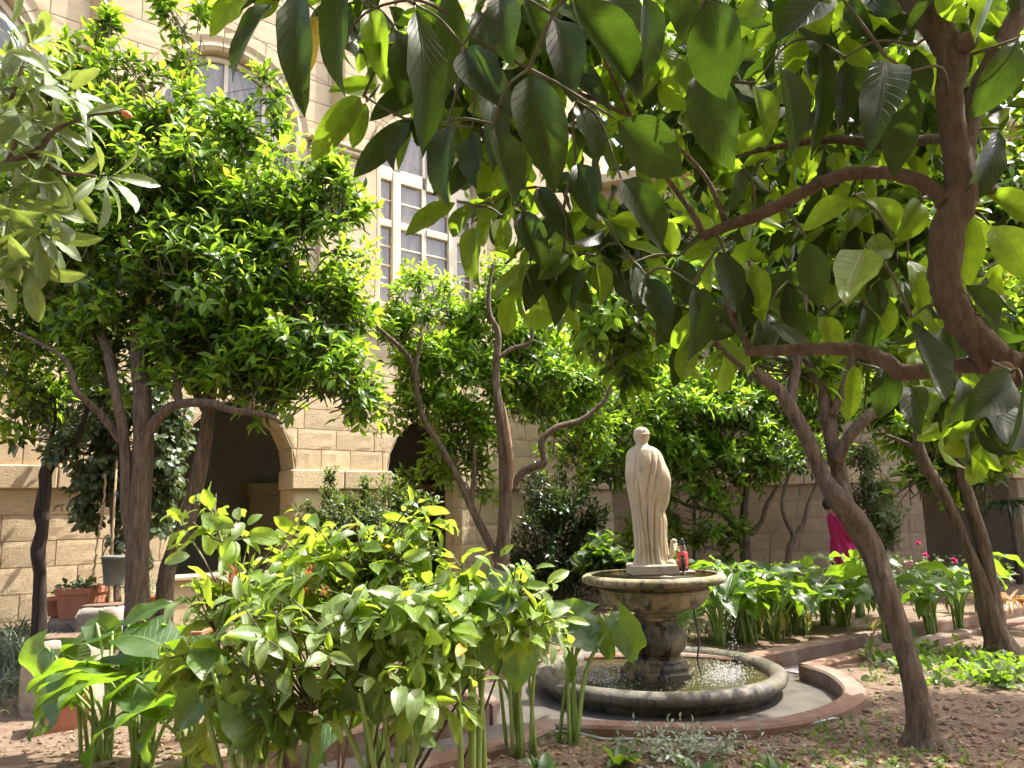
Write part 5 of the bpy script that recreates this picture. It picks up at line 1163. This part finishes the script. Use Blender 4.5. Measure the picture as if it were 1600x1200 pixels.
le.build(lm, 'lemon', [MAT['lemon'], MAT['lemon_y'], MAT['old_leaf']], 300); twigs_mesh(lm, lmb, S_, E_, MAT['twig'], .005, .0025)
rs = Leaves()
for px, py in ((360, 905), (485, 895), (480, 900), (370, 895), (505, 925), (480, 925)):
    spray(rs, at(px, py+12, 3.1), UPZ+rng.normal(size=3)*.2, 5, .05, 0, .03, 0, a0=40, a1=10)
rs.build(lm, 'small', [MAT['new_red']], 60, 'new_shoot')

# ------------------------------------------------------------------ arum lilies
NAR = 0
def arum(label, base, leaves, extra=0, hgt=.8, L=.36, spread=.35, group=None, dead=0, stem='stem'):
    """leaves: (attach px, attach py, tip px, tip py, dist, width px or 0); extra random leaves are added"""
    root = thing('arum_lily', label, 'plant', base, 0, group); lv = Leaves(); org = np.array(base)
    sm = []
    for ax, ay, tx, ty, d, w in leaves:
        a = at(ax, ay, d); t = at(tx, ty, d+rng.uniform(-.08, .08)); dv = t-a; Lr = float(np.linalg.norm(dv)); wr = (w*d/F)/Lr/.5 if w else 1
        toc = EYE-a; toc /= np.linalg.norm(toc); lv.add(a, dv, toc*.7+UPZ*.7+rng.normal(size=3)*.2, Lr*1.12, 0, min(1.6, max(.75, wr*1.3))); sm.append((a, nrmz(dv)))
    for k in range(extra):
        az = rng.uniform(0, 6.28); h = hgt*rng.uniform(.55, 1.05); s = spread*rng.uniform(.3, 1)*h/hgt
        a = org+np.array([s*math.cos(az), s*math.sin(az), h]); dv = np.array([math.cos(az), math.sin(az), rng.uniform(-.45, .7)])
        lv.add(a, dv, UPZ+rng.normal(size=3)*.3-dv*.2, L*rng.uniform(.65, 1.15), 0, rng.uniform(.8, 1.15)); sm.append((a, nrmz(dv)))
    for a, dv in sm:
        b0 = org+np.array([rng.normal()*.035, rng.normal()*.035, 0]); hh = a[2]-b0[2]
        P = smooth_path([b0, b0*.55+a*.45+np.array([0, 0, .16*hh])+(b0-a)*[.16, .16, 0], a*.88+b0*.12+np.array([0, 0, .085*hh]), a], 4)
        b = MB(org); b.tube(P, np.linspace(.0135, .0065, len(P)), 7); b.build('stalk', MAT[stem], root)
    for k in range(dead):
        az = rng.uniform(0, 6.28); a = org+np.array([.14*math.cos(az), .14*math.sin(az), rng.uniform(.2, .4)]); lv.add(a, np.array([math.cos(az)*.4, math.sin(az)*.4, -1]), np.array([math.cos(az), math.sin(az), .3]), .2, 1, .5)
        b = MB(org); b.tube(smooth_path([org, org*.4+a*.6+[0, 0, .08], a], 4), [.008]*9, 6); b.build('stalk', MAT['calla_yellow'], root)
    lv.build(root, 'arum', [MAT['calla'], MAT['calla_yellow']], 300, 'leaf_blade'); return root
def gd(px, py): p = gb(px, py); return p
p = gd(215, 1215); d = float(p[1])
arum('large arum lily with one big sunlit upright leaf at the lower left', p, [(250, 1008, 174, 964, d, 55), (200, 978, 260, 928, d+.2, 22), (200, 1125, 80, 1135, d-.3, 38), (248, 1104, 170, 1080, d-.15, 42), (213, 1036, 116, 1041, d, 30), (312, 1090, 270, 1140, d-.2, 30), (290, 1060, 330, 1010, d+.2, 40), (235, 1060, 190, 1052, d+.1, 30)], 9, .8, L=.45)
p = gd(155, 1190); d = float(p[1])
arum('arum lily with drooping shaded leaves at the far lower left', p, [(84, 1076, 10, 1140, d, 58), (70, 1012, 4, 1070, d+.1, 46), (176, 988, 56, 998, d+.2, 34), (150, 975, 190, 1010, d+.2, 36), (120, 1060, 100, 1110, d, 36), (95, 1020, 150, 1045, d+.2, 36)], 8, .75, L=.45)
p = gd(300, 1222); d = float(p[1])
arum('arum lily with long drooping leaves below the lemon shrub', p, [(372, 1102, 420, 1180, d-.1, 46), (345, 1122, 396, 1172, d, 36), (330, 1060, 372, 1110, d, 36), (270, 1080, 240, 1130, d+.1, 34)], 8, .6, L=.42)
def nearbase(px, d): q = at(px, 1300, d); q[2] = float(soil_z(q[0], q[1]))-.02; return q
arum('arum lily with long glossy leaves drooping before the lemon shrub stems', nearbase(400, 2.95), [(372, 1100, 422, 1182, 2.92, 46), (345, 1120, 398, 1176, 2.95, 36), (312, 1090, 268, 1142, 2.95, 34), (425, 1110, 470, 1170, 2.95, 40), (330, 1050, 300, 1010, 3.0, 36), (455, 1120, 500, 1150, 3.0, 30)], 0, .6)
arum('arum lily with broad leaves in front of the curb at bottom centre', nearbase(610, 3.0), [(560, 1085, 540, 1150, 2.95, 44), (600, 1090, 606, 1160, 2.97, 36), (700, 1035, 655, 1080, 3.0, 44), (640, 1060, 690, 1100, 2.98, 36), (520, 1100, 486, 1150, 3.0, 36), (660, 1110, 640, 1170, 2.95, 34)], 0, .6)
arum('arum lily with pale glossy leaves between the lemon shrub and the fountain', nearbase(735, 3.2), [(740, 960, 800, 930, 3.25, 44), (735, 990, 780, 1030, 3.2, 40), (715, 1020, 680, 1075, 3.15, 44), (770, 935, 830, 945, 3.3, 40), (745, 925, 700, 895, 3.3, 38)], 0, .7)
p = gd(640, 1202); d = float(p[1])
arum('arum lily with thick stalks rising behind the lemon shrub', p, [(700, 1030, 660, 1070, d, 40), (640, 1010, 600, 980, d, 40), (660, 960, 700, 930, d, 44), (620, 1080, 590, 1110, d, 34), (655, 1000, 720, 990, d+.1, 36)], 8, .85, L=.42)
p = gd(585, 1222); d = float(p[1])
arum('arum lily with shaded leaves beneath the lemon shrub', p, [(560, 1080, 545, 1140, d-.1, 40), (590, 1090, 600, 1150, d-.1, 36), (545, 1060, 500, 1100, d, 40)], 7, .7, L=.42)
p = gd(810, 1180); d = float(p[1])
arum('arum lily with fan of green stalks just left of the fountain', p, [(813, 1012, 806, 1078, d-.25, 44), (750, 1026, 697, 1082, d-.1, 42), (792, 914, 720, 902, d, 34), (802, 930, 832, 915, d, 44), (800, 976, 842, 1006, d-.1, 34), (775, 958, 832, 960, d, 36), (770, 930, 740, 900, d+.2, 36), (830, 1000, 850, 960, d+.1, 30), (742, 960, 700, 950, d+.1, 40), (785, 1000, 775, 1050, d-.1, 26)], 2, .8)
p = gd(889, 1160); d = float(p[1])
arum('slender arum lily with long hanging leaf before the fountain pedestal', p, [(906, 985, 936, 932, d, 32), (893, 1000, 940, 1006, d-.1, 24), (931, 980, 970, 1034, d, 24), (965, 968, 1026, 1056, d, 32), (886, 985, 868, 955, d, 26), (885, 1028, 898, 1068, d-.15, 16), (880, 1000, 850, 990, d, 26), (961, 972, 990, 946, d+.1, 20)], 0, .8)
grp = 'arum lilies in the bed right of the fountain'
for i, (px, py, lab) in enumerate([(1128, 1008, 'arum lily clump nearest the fountain bowl in the right bed'), (1168, 1004, 'second arum clump from the fountain along the red curb'), (1212, 1000, 'third arum clump from the fountain along the red curb'), (1262, 990, 'fourth arum clump from the fountain along the red curb'), (1318, 978, 'arum clump just left of the leaning trunk'),
                                    (1150, 968, 'tall arum clump behind the first ones beside the statue plinth'), (1218, 960, 'arum clump at the back of the bed below the small tree'), (1290, 950, 'arum clump in front of the pink figure'), (1146, 1000, 'low arum between the two clumps nearest the fountain bowl'), (1192, 985, 'arum with hanging leaves behind the second and third clumps'), (1240, 985, 'arum with hanging leaves behind the third and fourth clumps'), (1292, 975, 'arum squeezed between the fourth clump and the leaning trunk clump'), (1345, 965, 'arum half hidden by the leaning trunk')]):
    arum(lab, gd(px, py), [], int(rng.integers(13, 22)), rng.uniform(.6, .86), rng.uniform(.34, .44), rng.uniform(.34, .58), grp, dead=int(rng.integers(0, 4)))
for px, py, lab, ex in [(1392, 1000, 'arum lily with whitish glossy leaves right behind the leaning trunk', 9), (1452, 990, 'bright sunlit arum lily between the leaning trunk and the twin stemmed tree', 9), (1500, 985, 'sunlit arum lily at the foot of the twin stemmed tree', 9), (1530, 960, 'arum lily with one broad leaf right of the twin stems', 7)]:
    arum(lab, gd(px, py), [], ex+4, .76, .40, .38, 'arum lilies on the right', dead=1)
for px, py, lab in [(1065, 960, 'shaded arum lily behind the fountain bowl'), (700, 960, 'shaded arum lily at the foot of the middle tree')]: arum(lab, gd(px, py), [], 9, .5, .3, .3)

# ------------------------------------------------------------------ strap-leaved clumps, roses, rust plant, palm, silver plant, seedlings
def clump(name, label, base, n, L, mat, kind='strap', up=1.3, spread=.05, cat='plant', w=1.0, k=1.0, group=None):
    root = thing(name, label, cat, base, 0, group); lv = Leaves()
    for i in range(n):
        a = rng.uniform(0, 6.28); dv = np.array([math.cos(a), math.sin(a), up*rng.uniform(.4, 1.5)]); lv.add(np.array(base)+np.array([math.cos(a), math.sin(a), 0])*spread*rng.random(), dv, UPZ-dv*.3, L*rng.uniform(.6, 1.1), 0, w*rng.uniform(.8, 1.2))
    lv.build(root, kind, [mat], 300); return root
clump('iris_clump', 'dark strap leaved clump beside the middle tree', gb(725, 950), 26, .55, MAT['dark_shrub'])
clump('iris_clump', 'strap leaved clump below the dark arch ledge', gb(335, 985), 22, .6, MAT['dark_shrub'], w=1.4)
clump('iris_clump', 'grey green strap leaved clump by the blackish trunk', gb(55, 1030), 22, .55, MAT['feather'])
clump('iris_clump', 'strap leaved clump under the small tree by the right wall', gb(1140, 915), 18, .5, MAT['dark_shrub'])
clump('rust_plant', 'rust brown strappy plant at the right edge behind the twin stems', gb(1585, 985)+np.array([0, 0, .35]), 90, .35, MAT['rust_leaf'], up=.5, spread=.25, w=1.6)
clump('cordyline', 'dark fan leaved palm in the arch at the far right', at(1578, 790, 14.2)*[1, 1, 0]+[0, 0, 1.55], 70, .75, MAT['dark_shrub'], up=.3, w=1.0)
pb_ = at(1578, 790, 14.2); b = MB((pb_[0], pb_[1], 1.55)); b.tube([(pb_[0], pb_[1], .05), (pb_[0]+.03, pb_[1], .8), (pb_[0], pb_[1], 1.56)], [.06, .05, .045], 10, wob=.06)
b.build('stem', MAT['bark'], [o for o in bpy.data.objects if o.name.startswith('cordyline')][0])
def seedling(label, px, py, n, L, mat, kind='lemon', up=1.6):
    clump('leafy_seedling', label, gb(px, py), n, L, mat, kind, up, .03, w=.9)
seedling('bright upright seedling below the hose in front of the fountain', 968, 1192, 9, .22, MAT['calla'])
seedling('green seedling at the bottom edge right of the silver plant', 1215, 1215, 8, .17, MAT['calla']); seedling('green seedling at the bottom edge near the arum stalks', 850, 1215, 8, .16, MAT['calla']); seedling('dark green leafy seedling at the bottom beside the silver plant', 1095, 1212, 9, .2, MAT['calla'])
seedling('small purple leaved plant beside the curb under the lemon shrub', 615, 1205, 14, .13, MAT['dark_shrub'])
sp_ = gb(1062, 1180); root = thing('silver_plant', 'silver leaved bushy plant at the bottom in front of the fountain', 'plant', sp_); lv = Leaves()
for k in range(110):
    p = sp_+np.array([rng.normal()*.2, rng.normal()*.13, 0]); h = rng.uniform(.03, .2); spray(lv, p+[0, 0, h*.4], UPZ+rng.normal(size=3)*.5, 6, .05, 0, h*.8, .0, a0=60, a1=20)
lv.build(root, 'small', [MAT['grey_leaf'], MAT['herb']], 300)
rb = at(1440, 905, 12.2); rb[2] = float(soil_z(rb[0], rb[1])); root = thing('rose_bush', 'low rose bush with a few magenta blooms before the right wall', 'shrub', rb); lv = Leaves()
for k in range(260):
    p = rb+np.array([rng.uniform(-1.0, 1.3), rng.uniform(-.3, .3), rng.uniform(.1, .62)]); spray(lv, p, UPZ+rng.normal(size=3)*.6, 5, .07, .3, .12, .1)
lv.build(root, 'round', [MAT['privet'], MAT['herb']], 250)
for px, py in ((1436, 848), (1447, 868), (1490, 876), (1546, 874), (1560, 868), (1418, 880)):
    c = at(px, py, 12.0); fl = Leaves()
    for k in range(14): fl.add(c, rng.normal(size=3)*.8+UPZ*.5, rng.normal(size=3), .055, 0, 1.6)
    V = Leaves(); fl.build(root, 'round', [MAT['pink']], 0, 'petal', 'bloom')
    b = MB(np.array(rb)); b.tube([c-UPZ*.3, c], [.006, .005], 5); b.build('flower_stem', MAT['stem'], root)
rb = at(1072, 590, 15.2); rb = np.array([rb[0], rb[1]+.4, float(soil_z(rb[0], rb[1]))]); root = thing('flowering_climber', 'climber with tiny red blooms high in the corner behind the trees', 'plant', rb)
S = smooth_path([rb, rb+[.1, -.1, 2], rb+[0, -.2, 4.1]], 6); b = MB(rb); b.tube(S, [.03]*len(S), 7); b.build('stem', MAT['bark'], root)
lv = Leaves(); fl = Leaves()
for k in range(150):
    p = at(rng.normal(1080, 45), rng.normal(540, 28), 15.2+rng.normal()*.2); spray(lv, p, UPZ+rng.normal(size=3), 5, .12, .3, .15, .2)
for px, py in ((1074, 566), (1095, 562), (1036, 548), (1040, 552), (1085, 570)):
    for k in range(7): fl.add(at(px, py, 14.9), rng.normal(size=3), rng.normal(size=3), .09, 0, 1.5)
lv.build(root, 'round', [MAT['privet'], MAT['herb']], 100); fl.build(root, 'round', [MAT['redpetal']], 0, 'petal', 'bloom')
cb = SC+np.array([.235, .02, .0]); root = thing('cut_flowers', 'little bunch of white flowers and leaves at the statue foot', 'flowers', cb); lv = Leaves(); fl = Leaves()
for k in range(5): spray(lv, cb+np.array([rng.normal()*.015, rng.normal()*.015, .06]), UPZ+rng.normal(size=3)*.25, 5, .075, .6, .16, 0, a0=60)
for k in range(26): fl.add(cb+np.array([rng.normal()*.025, rng.normal()*.025, .22+rng.normal()*.02]), rng.normal(size=3)+UPZ, rng.normal(size=3), .03, 0, 1.4)
b = MB(cb); b.lathe([(.02, 0), (.022, .005), (.026, .08), (.024, .085)], c=cb, seg=16); b.build('holder', MAT['greystone'], root)
lv.build(root, 'small', [MAT['lemon'], MAT['lemon_y']], 60); fl.build(root, 'round', [MAT['white_petal']], 0, 'petal', 'bloom')

# ------------------------------------------------------------------ pots, troughs, bucket, rope, hose
def pot(name, label, px, py, d, w, h, mat='terracotta', square=True, z=None, taper=.82, plant=None, L=.12, n=30, kind='round'):
    c = at(px, py, d)
    if z is not None: c[2] = z
    root = thing(name, label, 'pot', c, .5); s = 1/math.sqrt(2) if not square else 1
    seg = 4 if square else 28; q = math.sqrt(2) if square else 1; r = w/2*q
    prof = [(r*taper*.94, 0), (r*taper, .01), (r*.96, h*.8), (r*1.04, h*.8), (r*1.06, h*.98), (r*1.04, h), (r*.93, h), (r*.90, h*.86), (.01, h*.86)]
    def rot(V):
        a = math.pi/4; return np.stack([V[:, 0]*math.cos(a)-V[:, 1]*math.sin(a), V[:, 0]*math.sin(a)+V[:, 1]*math.cos(a), V[:, 2]], 1)
    b = MB(); b.lathe(prof, seg=seg, fn=rot); b.build('pot_body', MAT[mat], root, not square)
    if plant:
        lv = Leaves()
        for k in range(n): spray(lv, c+np.array([rng.uniform(-.4, .4)*w, rng.uniform(-.4, .4)*w, h*.9]), UPZ+rng.normal(size=3)*.6, 4, L, .2, .12, .2)
        RZ = root.rotation_euler.z; root.rotation_euler.z = 0; lv.build(root, kind, [MAT[plant], MAT['herb']], 120)
    return root
dl = 8.75
def ledge(name, label, px0, px1, ytop, ybot, d, depth, mat='greystone', cat='trough', hollow=True):
    a = at(px0, ybot, d); e = at(px1, ybot, d); top = at((px0+px1)/2, ytop, d)[2]; z0 = float(soil_z(a[0], a[1]))-.02
    c = (a+e)/2; c[2] = z0; w = float(np.linalg.norm((e-a)[:2])); h = top-z0; root = thing(name, label, cat, c, .08)
    b = MB(); nsx, nsy, nsz = max(2, int(w/.07)), max(2, int(depth/.07)), max(2, int(h/.07)); V, Fs, key = [], [], {}
    def vid(i, j, k):                                   # shell of a grid, roughened like worn stone
        if (i, j, k) not in key:
            q = np.array([(i/nsx-.5)*w, j/nsy*depth, k/nsz*h]); nz = Vector(tuple(q*7+[px0, 0, 0])); c_ = np.array([0, depth/2, h/2]); e_ = sum(t in (0, m_) for t, m_ in ((i, nsx), (j, nsy), (k, nsz)))
            q = q+np.array([mnoise.noise(nz), mnoise.noise(nz+Vector((9, 0, 0))), mnoise.noise(nz+Vector((0, 9, 0)))])*.022-(e_ > 1)*.016*(e_-1)*np.sign(q-c_)
            key[(i, j, k)] = len(V); V.append(q)
        return key[(i, j, k)]
    for i in range(nsx):
        for j in range(nsy):
            for k in (0, nsz): Fs.append((vid(i, j, k), vid(i+1, j, k), vid(i+1, j+1, k), vid(i, j+1, k)))
        for k in range(nsz):
            for j in (0, nsy): Fs.append((vid(i, j, k), vid(i+1, j, k), vid(i+1, j, k+1), vid(i, j, k+1)))
    for j in range(nsy):
        for k in range(nsz):
            for i in (0, nsx): Fs.append((vid(i, j, k), vid(i, j+1, k), vid(i, j+1, k+1), vid(i, j, k+1)))
    b.add(V, Fs); b.build('block', MAT[mat], root)
    if hollow:
        b = MB(); b.box((0, depth/2, h+.012), (w*.8, depth*.7, .02), bevel=.006); b.build('soil_fill', MAT['soil'], root, False)
    return root, top
r1, zt = ledge('stone_trough', 'worn grey stone trough under the terracotta pots near the left wall', 112, 182, 950, 1015, 8.8, .45)
r2, zt2 = ledge('stone_wall_block', 'low rough stone ledge behind the pots at the wall foot', 70, 240, 962, 1018, 9.55, .35, cat='ledge', hollow=False)
pot('flower_pot', 'large square terracotta pot with ivy standing before the left wall', 126, 960, 9.3, .40, .36, z=.10, plant='vine', n=22, L=.1)
[o for o in bpy.data.objects if o.name == 'flower_pot'][0].location[2] = zt2+.004 if zt2 < .5 else .3
pot('flower_pot', 'wide low terracotta pot left of the large square pot', 93, 955, 9.62, .30, .22, z=zt2+.004, square=False)
pot('flower_pot', 'round terracotta pot right of the large square pot', 152, 955, 9.62, .26, .26, z=zt2+.004, square=False)
pot('flower_pot', 'terracotta bowl with spider plant behind the forked trunk', 233, 955, 9.62, .30, .22, z=zt2+.004, square=False, plant='grey_leaf', n=12, L=.3, kind='strap')
pot('planter_box', 'long terracotta planter box right of the bent trunk', 295, 960, 9.3, .5, .22, z=.1, plant='herb', n=40, L=.06)
r3, zt3 = ledge('stone_trough', 'big pale topped stone trough behind the arum leaves at left', 22, 132, 1003, 1140, 6.35, .4)
pot('planter_box', 'brown terracotta planter box in the shade below the stone trough', 100, 1150, 5.95, .34, .26, z=.09)
bk = at(178, 914, 9.2); root = thing('bucket', 'grey green plastic bucket hung on a stake beside the forked trunk', 'bucket', bk)
b = MB(); b.lathe([(.105, 0), (.11, .01), (.145, .30), (.155, .30), (.158, .33), (.148, .335), (.138, .32), (.10, .03), (.01, .03)], seg=32); b.build('bucket_body', MAT['bucket'], root)
P = [(.15*math.cos(t), .0, .32+.17*math.sin(t)) for t in np.linspace(0, math.pi, 14)]; b = MB(); b.tube(P, [.006]*14, 6); b.build('handle', MAT['wire'], root)
sk = at(171, 900, 9.34); b = MB(sk*[1, 1, 0]); b.tube([sk*[1, 1, 0]+[0, 0, .05], sk*[1, 1, 0]+[.01, 0, 1.2], sk*[1, 1, 0]+[0, 0, 2.3]], [.018, .017, .015], 8, wob=.1); o = b.build('bamboo_stake', MAT['rope']); o.location = tuple(sk*[1, 1, 0]); tag(o, 'tall thin stake standing behind the bucket', 'stake')
P = smooth_path([at(143, 908, 9.3), at(147, 890, 9.3), at(152, 850, 9.35), at(158, 815, 9.4), at(162, 790, 9.4), at(165, 740, 9.4)], 10)
Q = P+np.column_stack([np.cos(np.arange(len(P))*1.6)*.006, np.sin(np.arange(len(P))*1.6)*.006, np.zeros(len(P))]); b = MB(P[0]); b.tube(Q, [.013]*len(Q), 7); o = b.build('rope', MAT['rope']); o.location = tuple(P[0]); tag(o, 'twisted rope slanting up beside the bucket', 'rope')
hp = [(600, 1208), (673, 1184), (760, 1166), (830, 1148), (880, 1141), (940, 1147), (1010, 1152), (1080, 1149), (1150, 1144), (1220, 1138), (1290, 1125), (1335, 1106), (1350, 1092), (1345, 1078)]
P = smooth_path([gnd(x, y, .115)+[0, 0, 0] for x, y in hp], 6); P[:, 2] = soil_z(P[:, 0], P[:, 1])+.012; b = MB(P[0]); b.tube(P, [.011]*len(P), 8); o = b.build('garden_hose', MAT['hose']); o.location = tuple(P[0]); tag(o, 'pale garden hose lying along the outside of the near curb', 'hose')
P = smooth_path([gnd(x, y, .115) for x, y in [(1262, 1042), (1300, 1034), (1340, 1022), (1380, 1012), (1430, 1000)]], 5); P[:, 2] = soil_z(P[:, 0], P[:, 1])+.015; b = MB(P[0]); b.tube(P, [.012]*len(P), 8); o = b.build('garden_hose', MAT['hose']); o.location = tuple(P[0]); tag(o, 'short run of hose along the curb left of the leaning trunk', 'hose')
# paving slabs on the right arm of the path
pth = [o for o in bpy.data.objects if o.name == 'path'][0]; V0 = None; cnt = 0
u = nrmz(gl(far_px3)[-1]-gl(far_px3)[1]); v = np.array([-u[1], u[0]]); o0 = gl(far_px3)[1]
bb_ = MB(); bb_.box((0, 0, 0), (.385, .235, .016), bevel=.004); sme = mesh_from('slab', np.concatenate(bb_.V), bb_.Fc, [MAT['slab']], smooth=False)
for i in range(0, 22):
    for j in range(-7, 7):
        c = o0+u*(i*.4+(j % 2)*.2)+v*(j*.25)
        ok = all(inside(np.array([c[0]+u[0]*a+v[0]*e]), np.array([c[1]+u[1]*a+v[1]*e]), path_poly)[0] for a in (-.19, .19) for e in (-.11, .11))
        if ok and np.linalg.norm(c-FC[:2]) > 1.35:
            s = link('slab', sme, pth); s.location = (c[0], c[1], .004+rng.uniform(-.001, .002)); s.rotation_euler = (rng.normal()*.006, rng.normal()*.006, math.atan2(u[1], u[0]))
# ------------------------------------------------------------------ ground cover, weeds, litter
def scatter(name, label, cat, pts, kind, mats, L, k, tl, up, young=.2, droop=0):
    c = np.mean(pts, 0); root = thing(name, label, cat, c); lv = Leaves()
    for p in pts: spray(lv, p, UPZ*up+rng.normal(size=3)*.5, k, L, young, tl, droop)
    root_lv = lv; root_lv.build(root, kind, mats, 0, 'leaf', 'leaf_mass'); m = [ch for ch in root.children][0]
    # one mass: lift it to top level
    m.parent = None; m.location = root.location; m.name = name; tag(m, label, cat, kind='stuff'); bpy.data.objects.remove(root)
def onbed(x, y): return not inside(np.array([x]), np.array([y]), path_poly)[0]
def ring_ok(x, y): return onbed(x, y) and math.hypot(x-FC[0], y-FC[1]) > 1.62
def bedpts(n, boxes):
    out = []
    while len(out) < n:
        bx = boxes[int(rng.integers(len(boxes)))]; px, py = rng.normal(bx[0], bx[2]), rng.normal(bx[1], bx[3]); 
        if py < 905: continue
        p = gnd(px, py, .1)
        if p[1] > 14 or not ring_ok(p[0], p[1]): continue
        p[2] = float(soil_z(p[0], p[1])); out.append(p)
    return np.array(out)
scatter('weeds', 'low fresh green weeds dotted over the near soil', 'weeds', bedpts(420, [(1380, 1050, 60, 22), (1500, 1040, 60, 20), (1300, 1135, 50, 12), (880, 1150, 40, 8), (1340, 1150, 60, 16), (1000, 1165, 90, 12), (1300, 1190, 90, 10), (1450, 1190, 90, 14), (1420, 1010, 40, 14)]), 'round', [MAT['herb'], MAT['calla']], .035, 4, .03, .8)
scatter('ground_cover', 'leafy ground cover round the feet of the right hand trees', 'ground cover', bedpts(170, [(1520, 1045, 60, 16), (1400, 1020, 40, 16), (1560, 1065, 30, 10)]), 'round', [MAT['calla'], MAT['herb']], .10, 5, .08, .7)
scatter('ground_cover', 'feathery blue green ground cover at the left wall', 'ground cover', bedpts(520, [(20, 1020, 32, 22), (60, 1030, 30, 18), (10, 1060, 20, 20)]), 'strap', [MAT['feather'], MAT['feather']], .24, 7, .2, 1.2)
scatter('ground_cover', 'pale green ground cover under the arch ledge and lemon shrub', 'ground cover', bedpts(420, [(330, 995, 60, 14), (440, 1010, 80, 14), (280, 1030, 60, 20), (560, 1010, 90, 16), (380, 1100, 100, 30), (720, 1060, 20, 14)]), 'small', [MAT['herb'], MAT['herb']], .07, 7, .16, 1.0)
scatter('ground_cover', 'dull green ground cover in the bed behind the fountain', 'ground cover', bedpts(300, [(850, 985, 60, 16), (1080, 990, 40, 14), (760, 990, 50, 16)]), 'small', [MAT['privet'], MAT['vine']], .07, 6, .12, .8)
pts = bedpts(2600, [(1300, 1140, 170, 26), (1480, 1110, 110, 36), (1000, 1165, 150, 16), (900, 1000, 120, 14), (1100, 1005, 60, 12), (200, 1170, 120, 20), (650, 1190, 120, 14), (1500, 1170, 100, 24), (1150, 1190, 200, 10), (1300, 1250, 300, 40)])
root = thing('x', 'x', 'x', np.mean(pts, 0)); lv = Leaves()
for p in pts: lv.add(p+[0, 0, rng.uniform(.004, .012)], [rng.normal(), rng.normal(), rng.normal()*.15], UPZ+rng.normal(size=3)*.35, rng.uniform(.025, .075), 0, rng.uniform(.7, 1.5))
lv.build(root, 'small', [MAT['litter']], 0, 'leaf', 'leaf_litter'); m = root.children[0]; m.parent = None; m.location = root.location; tag(m, 'dry brown leaf litter strewn over the garden soil', 'leaf litter', kind='stuff'); bpy.data.objects.remove(root)
pts = bedpts(1500, [(1300, 1140, 200, 30), (1000, 1170, 200, 16), (1480, 1130, 110, 40), (200, 1170, 120, 20), (900, 1010, 120, 14)]); c = np.mean(pts, 0); b = MB(c)
for p in pts: V, Fs = ico(rng.uniform(.006, .022) if rng.random() < .9 else rng.uniform(.025, .04)); b.add((V*rng.uniform(.6, 1.3, (12, 1)))*[1, 1, .6]+p, Fs)
o = b.build('soil_clods', MAT['soil']); o.location = tuple(c); tag(o, 'crumbly clods of red brown soil on the bed', 'soil', kind='stuff')
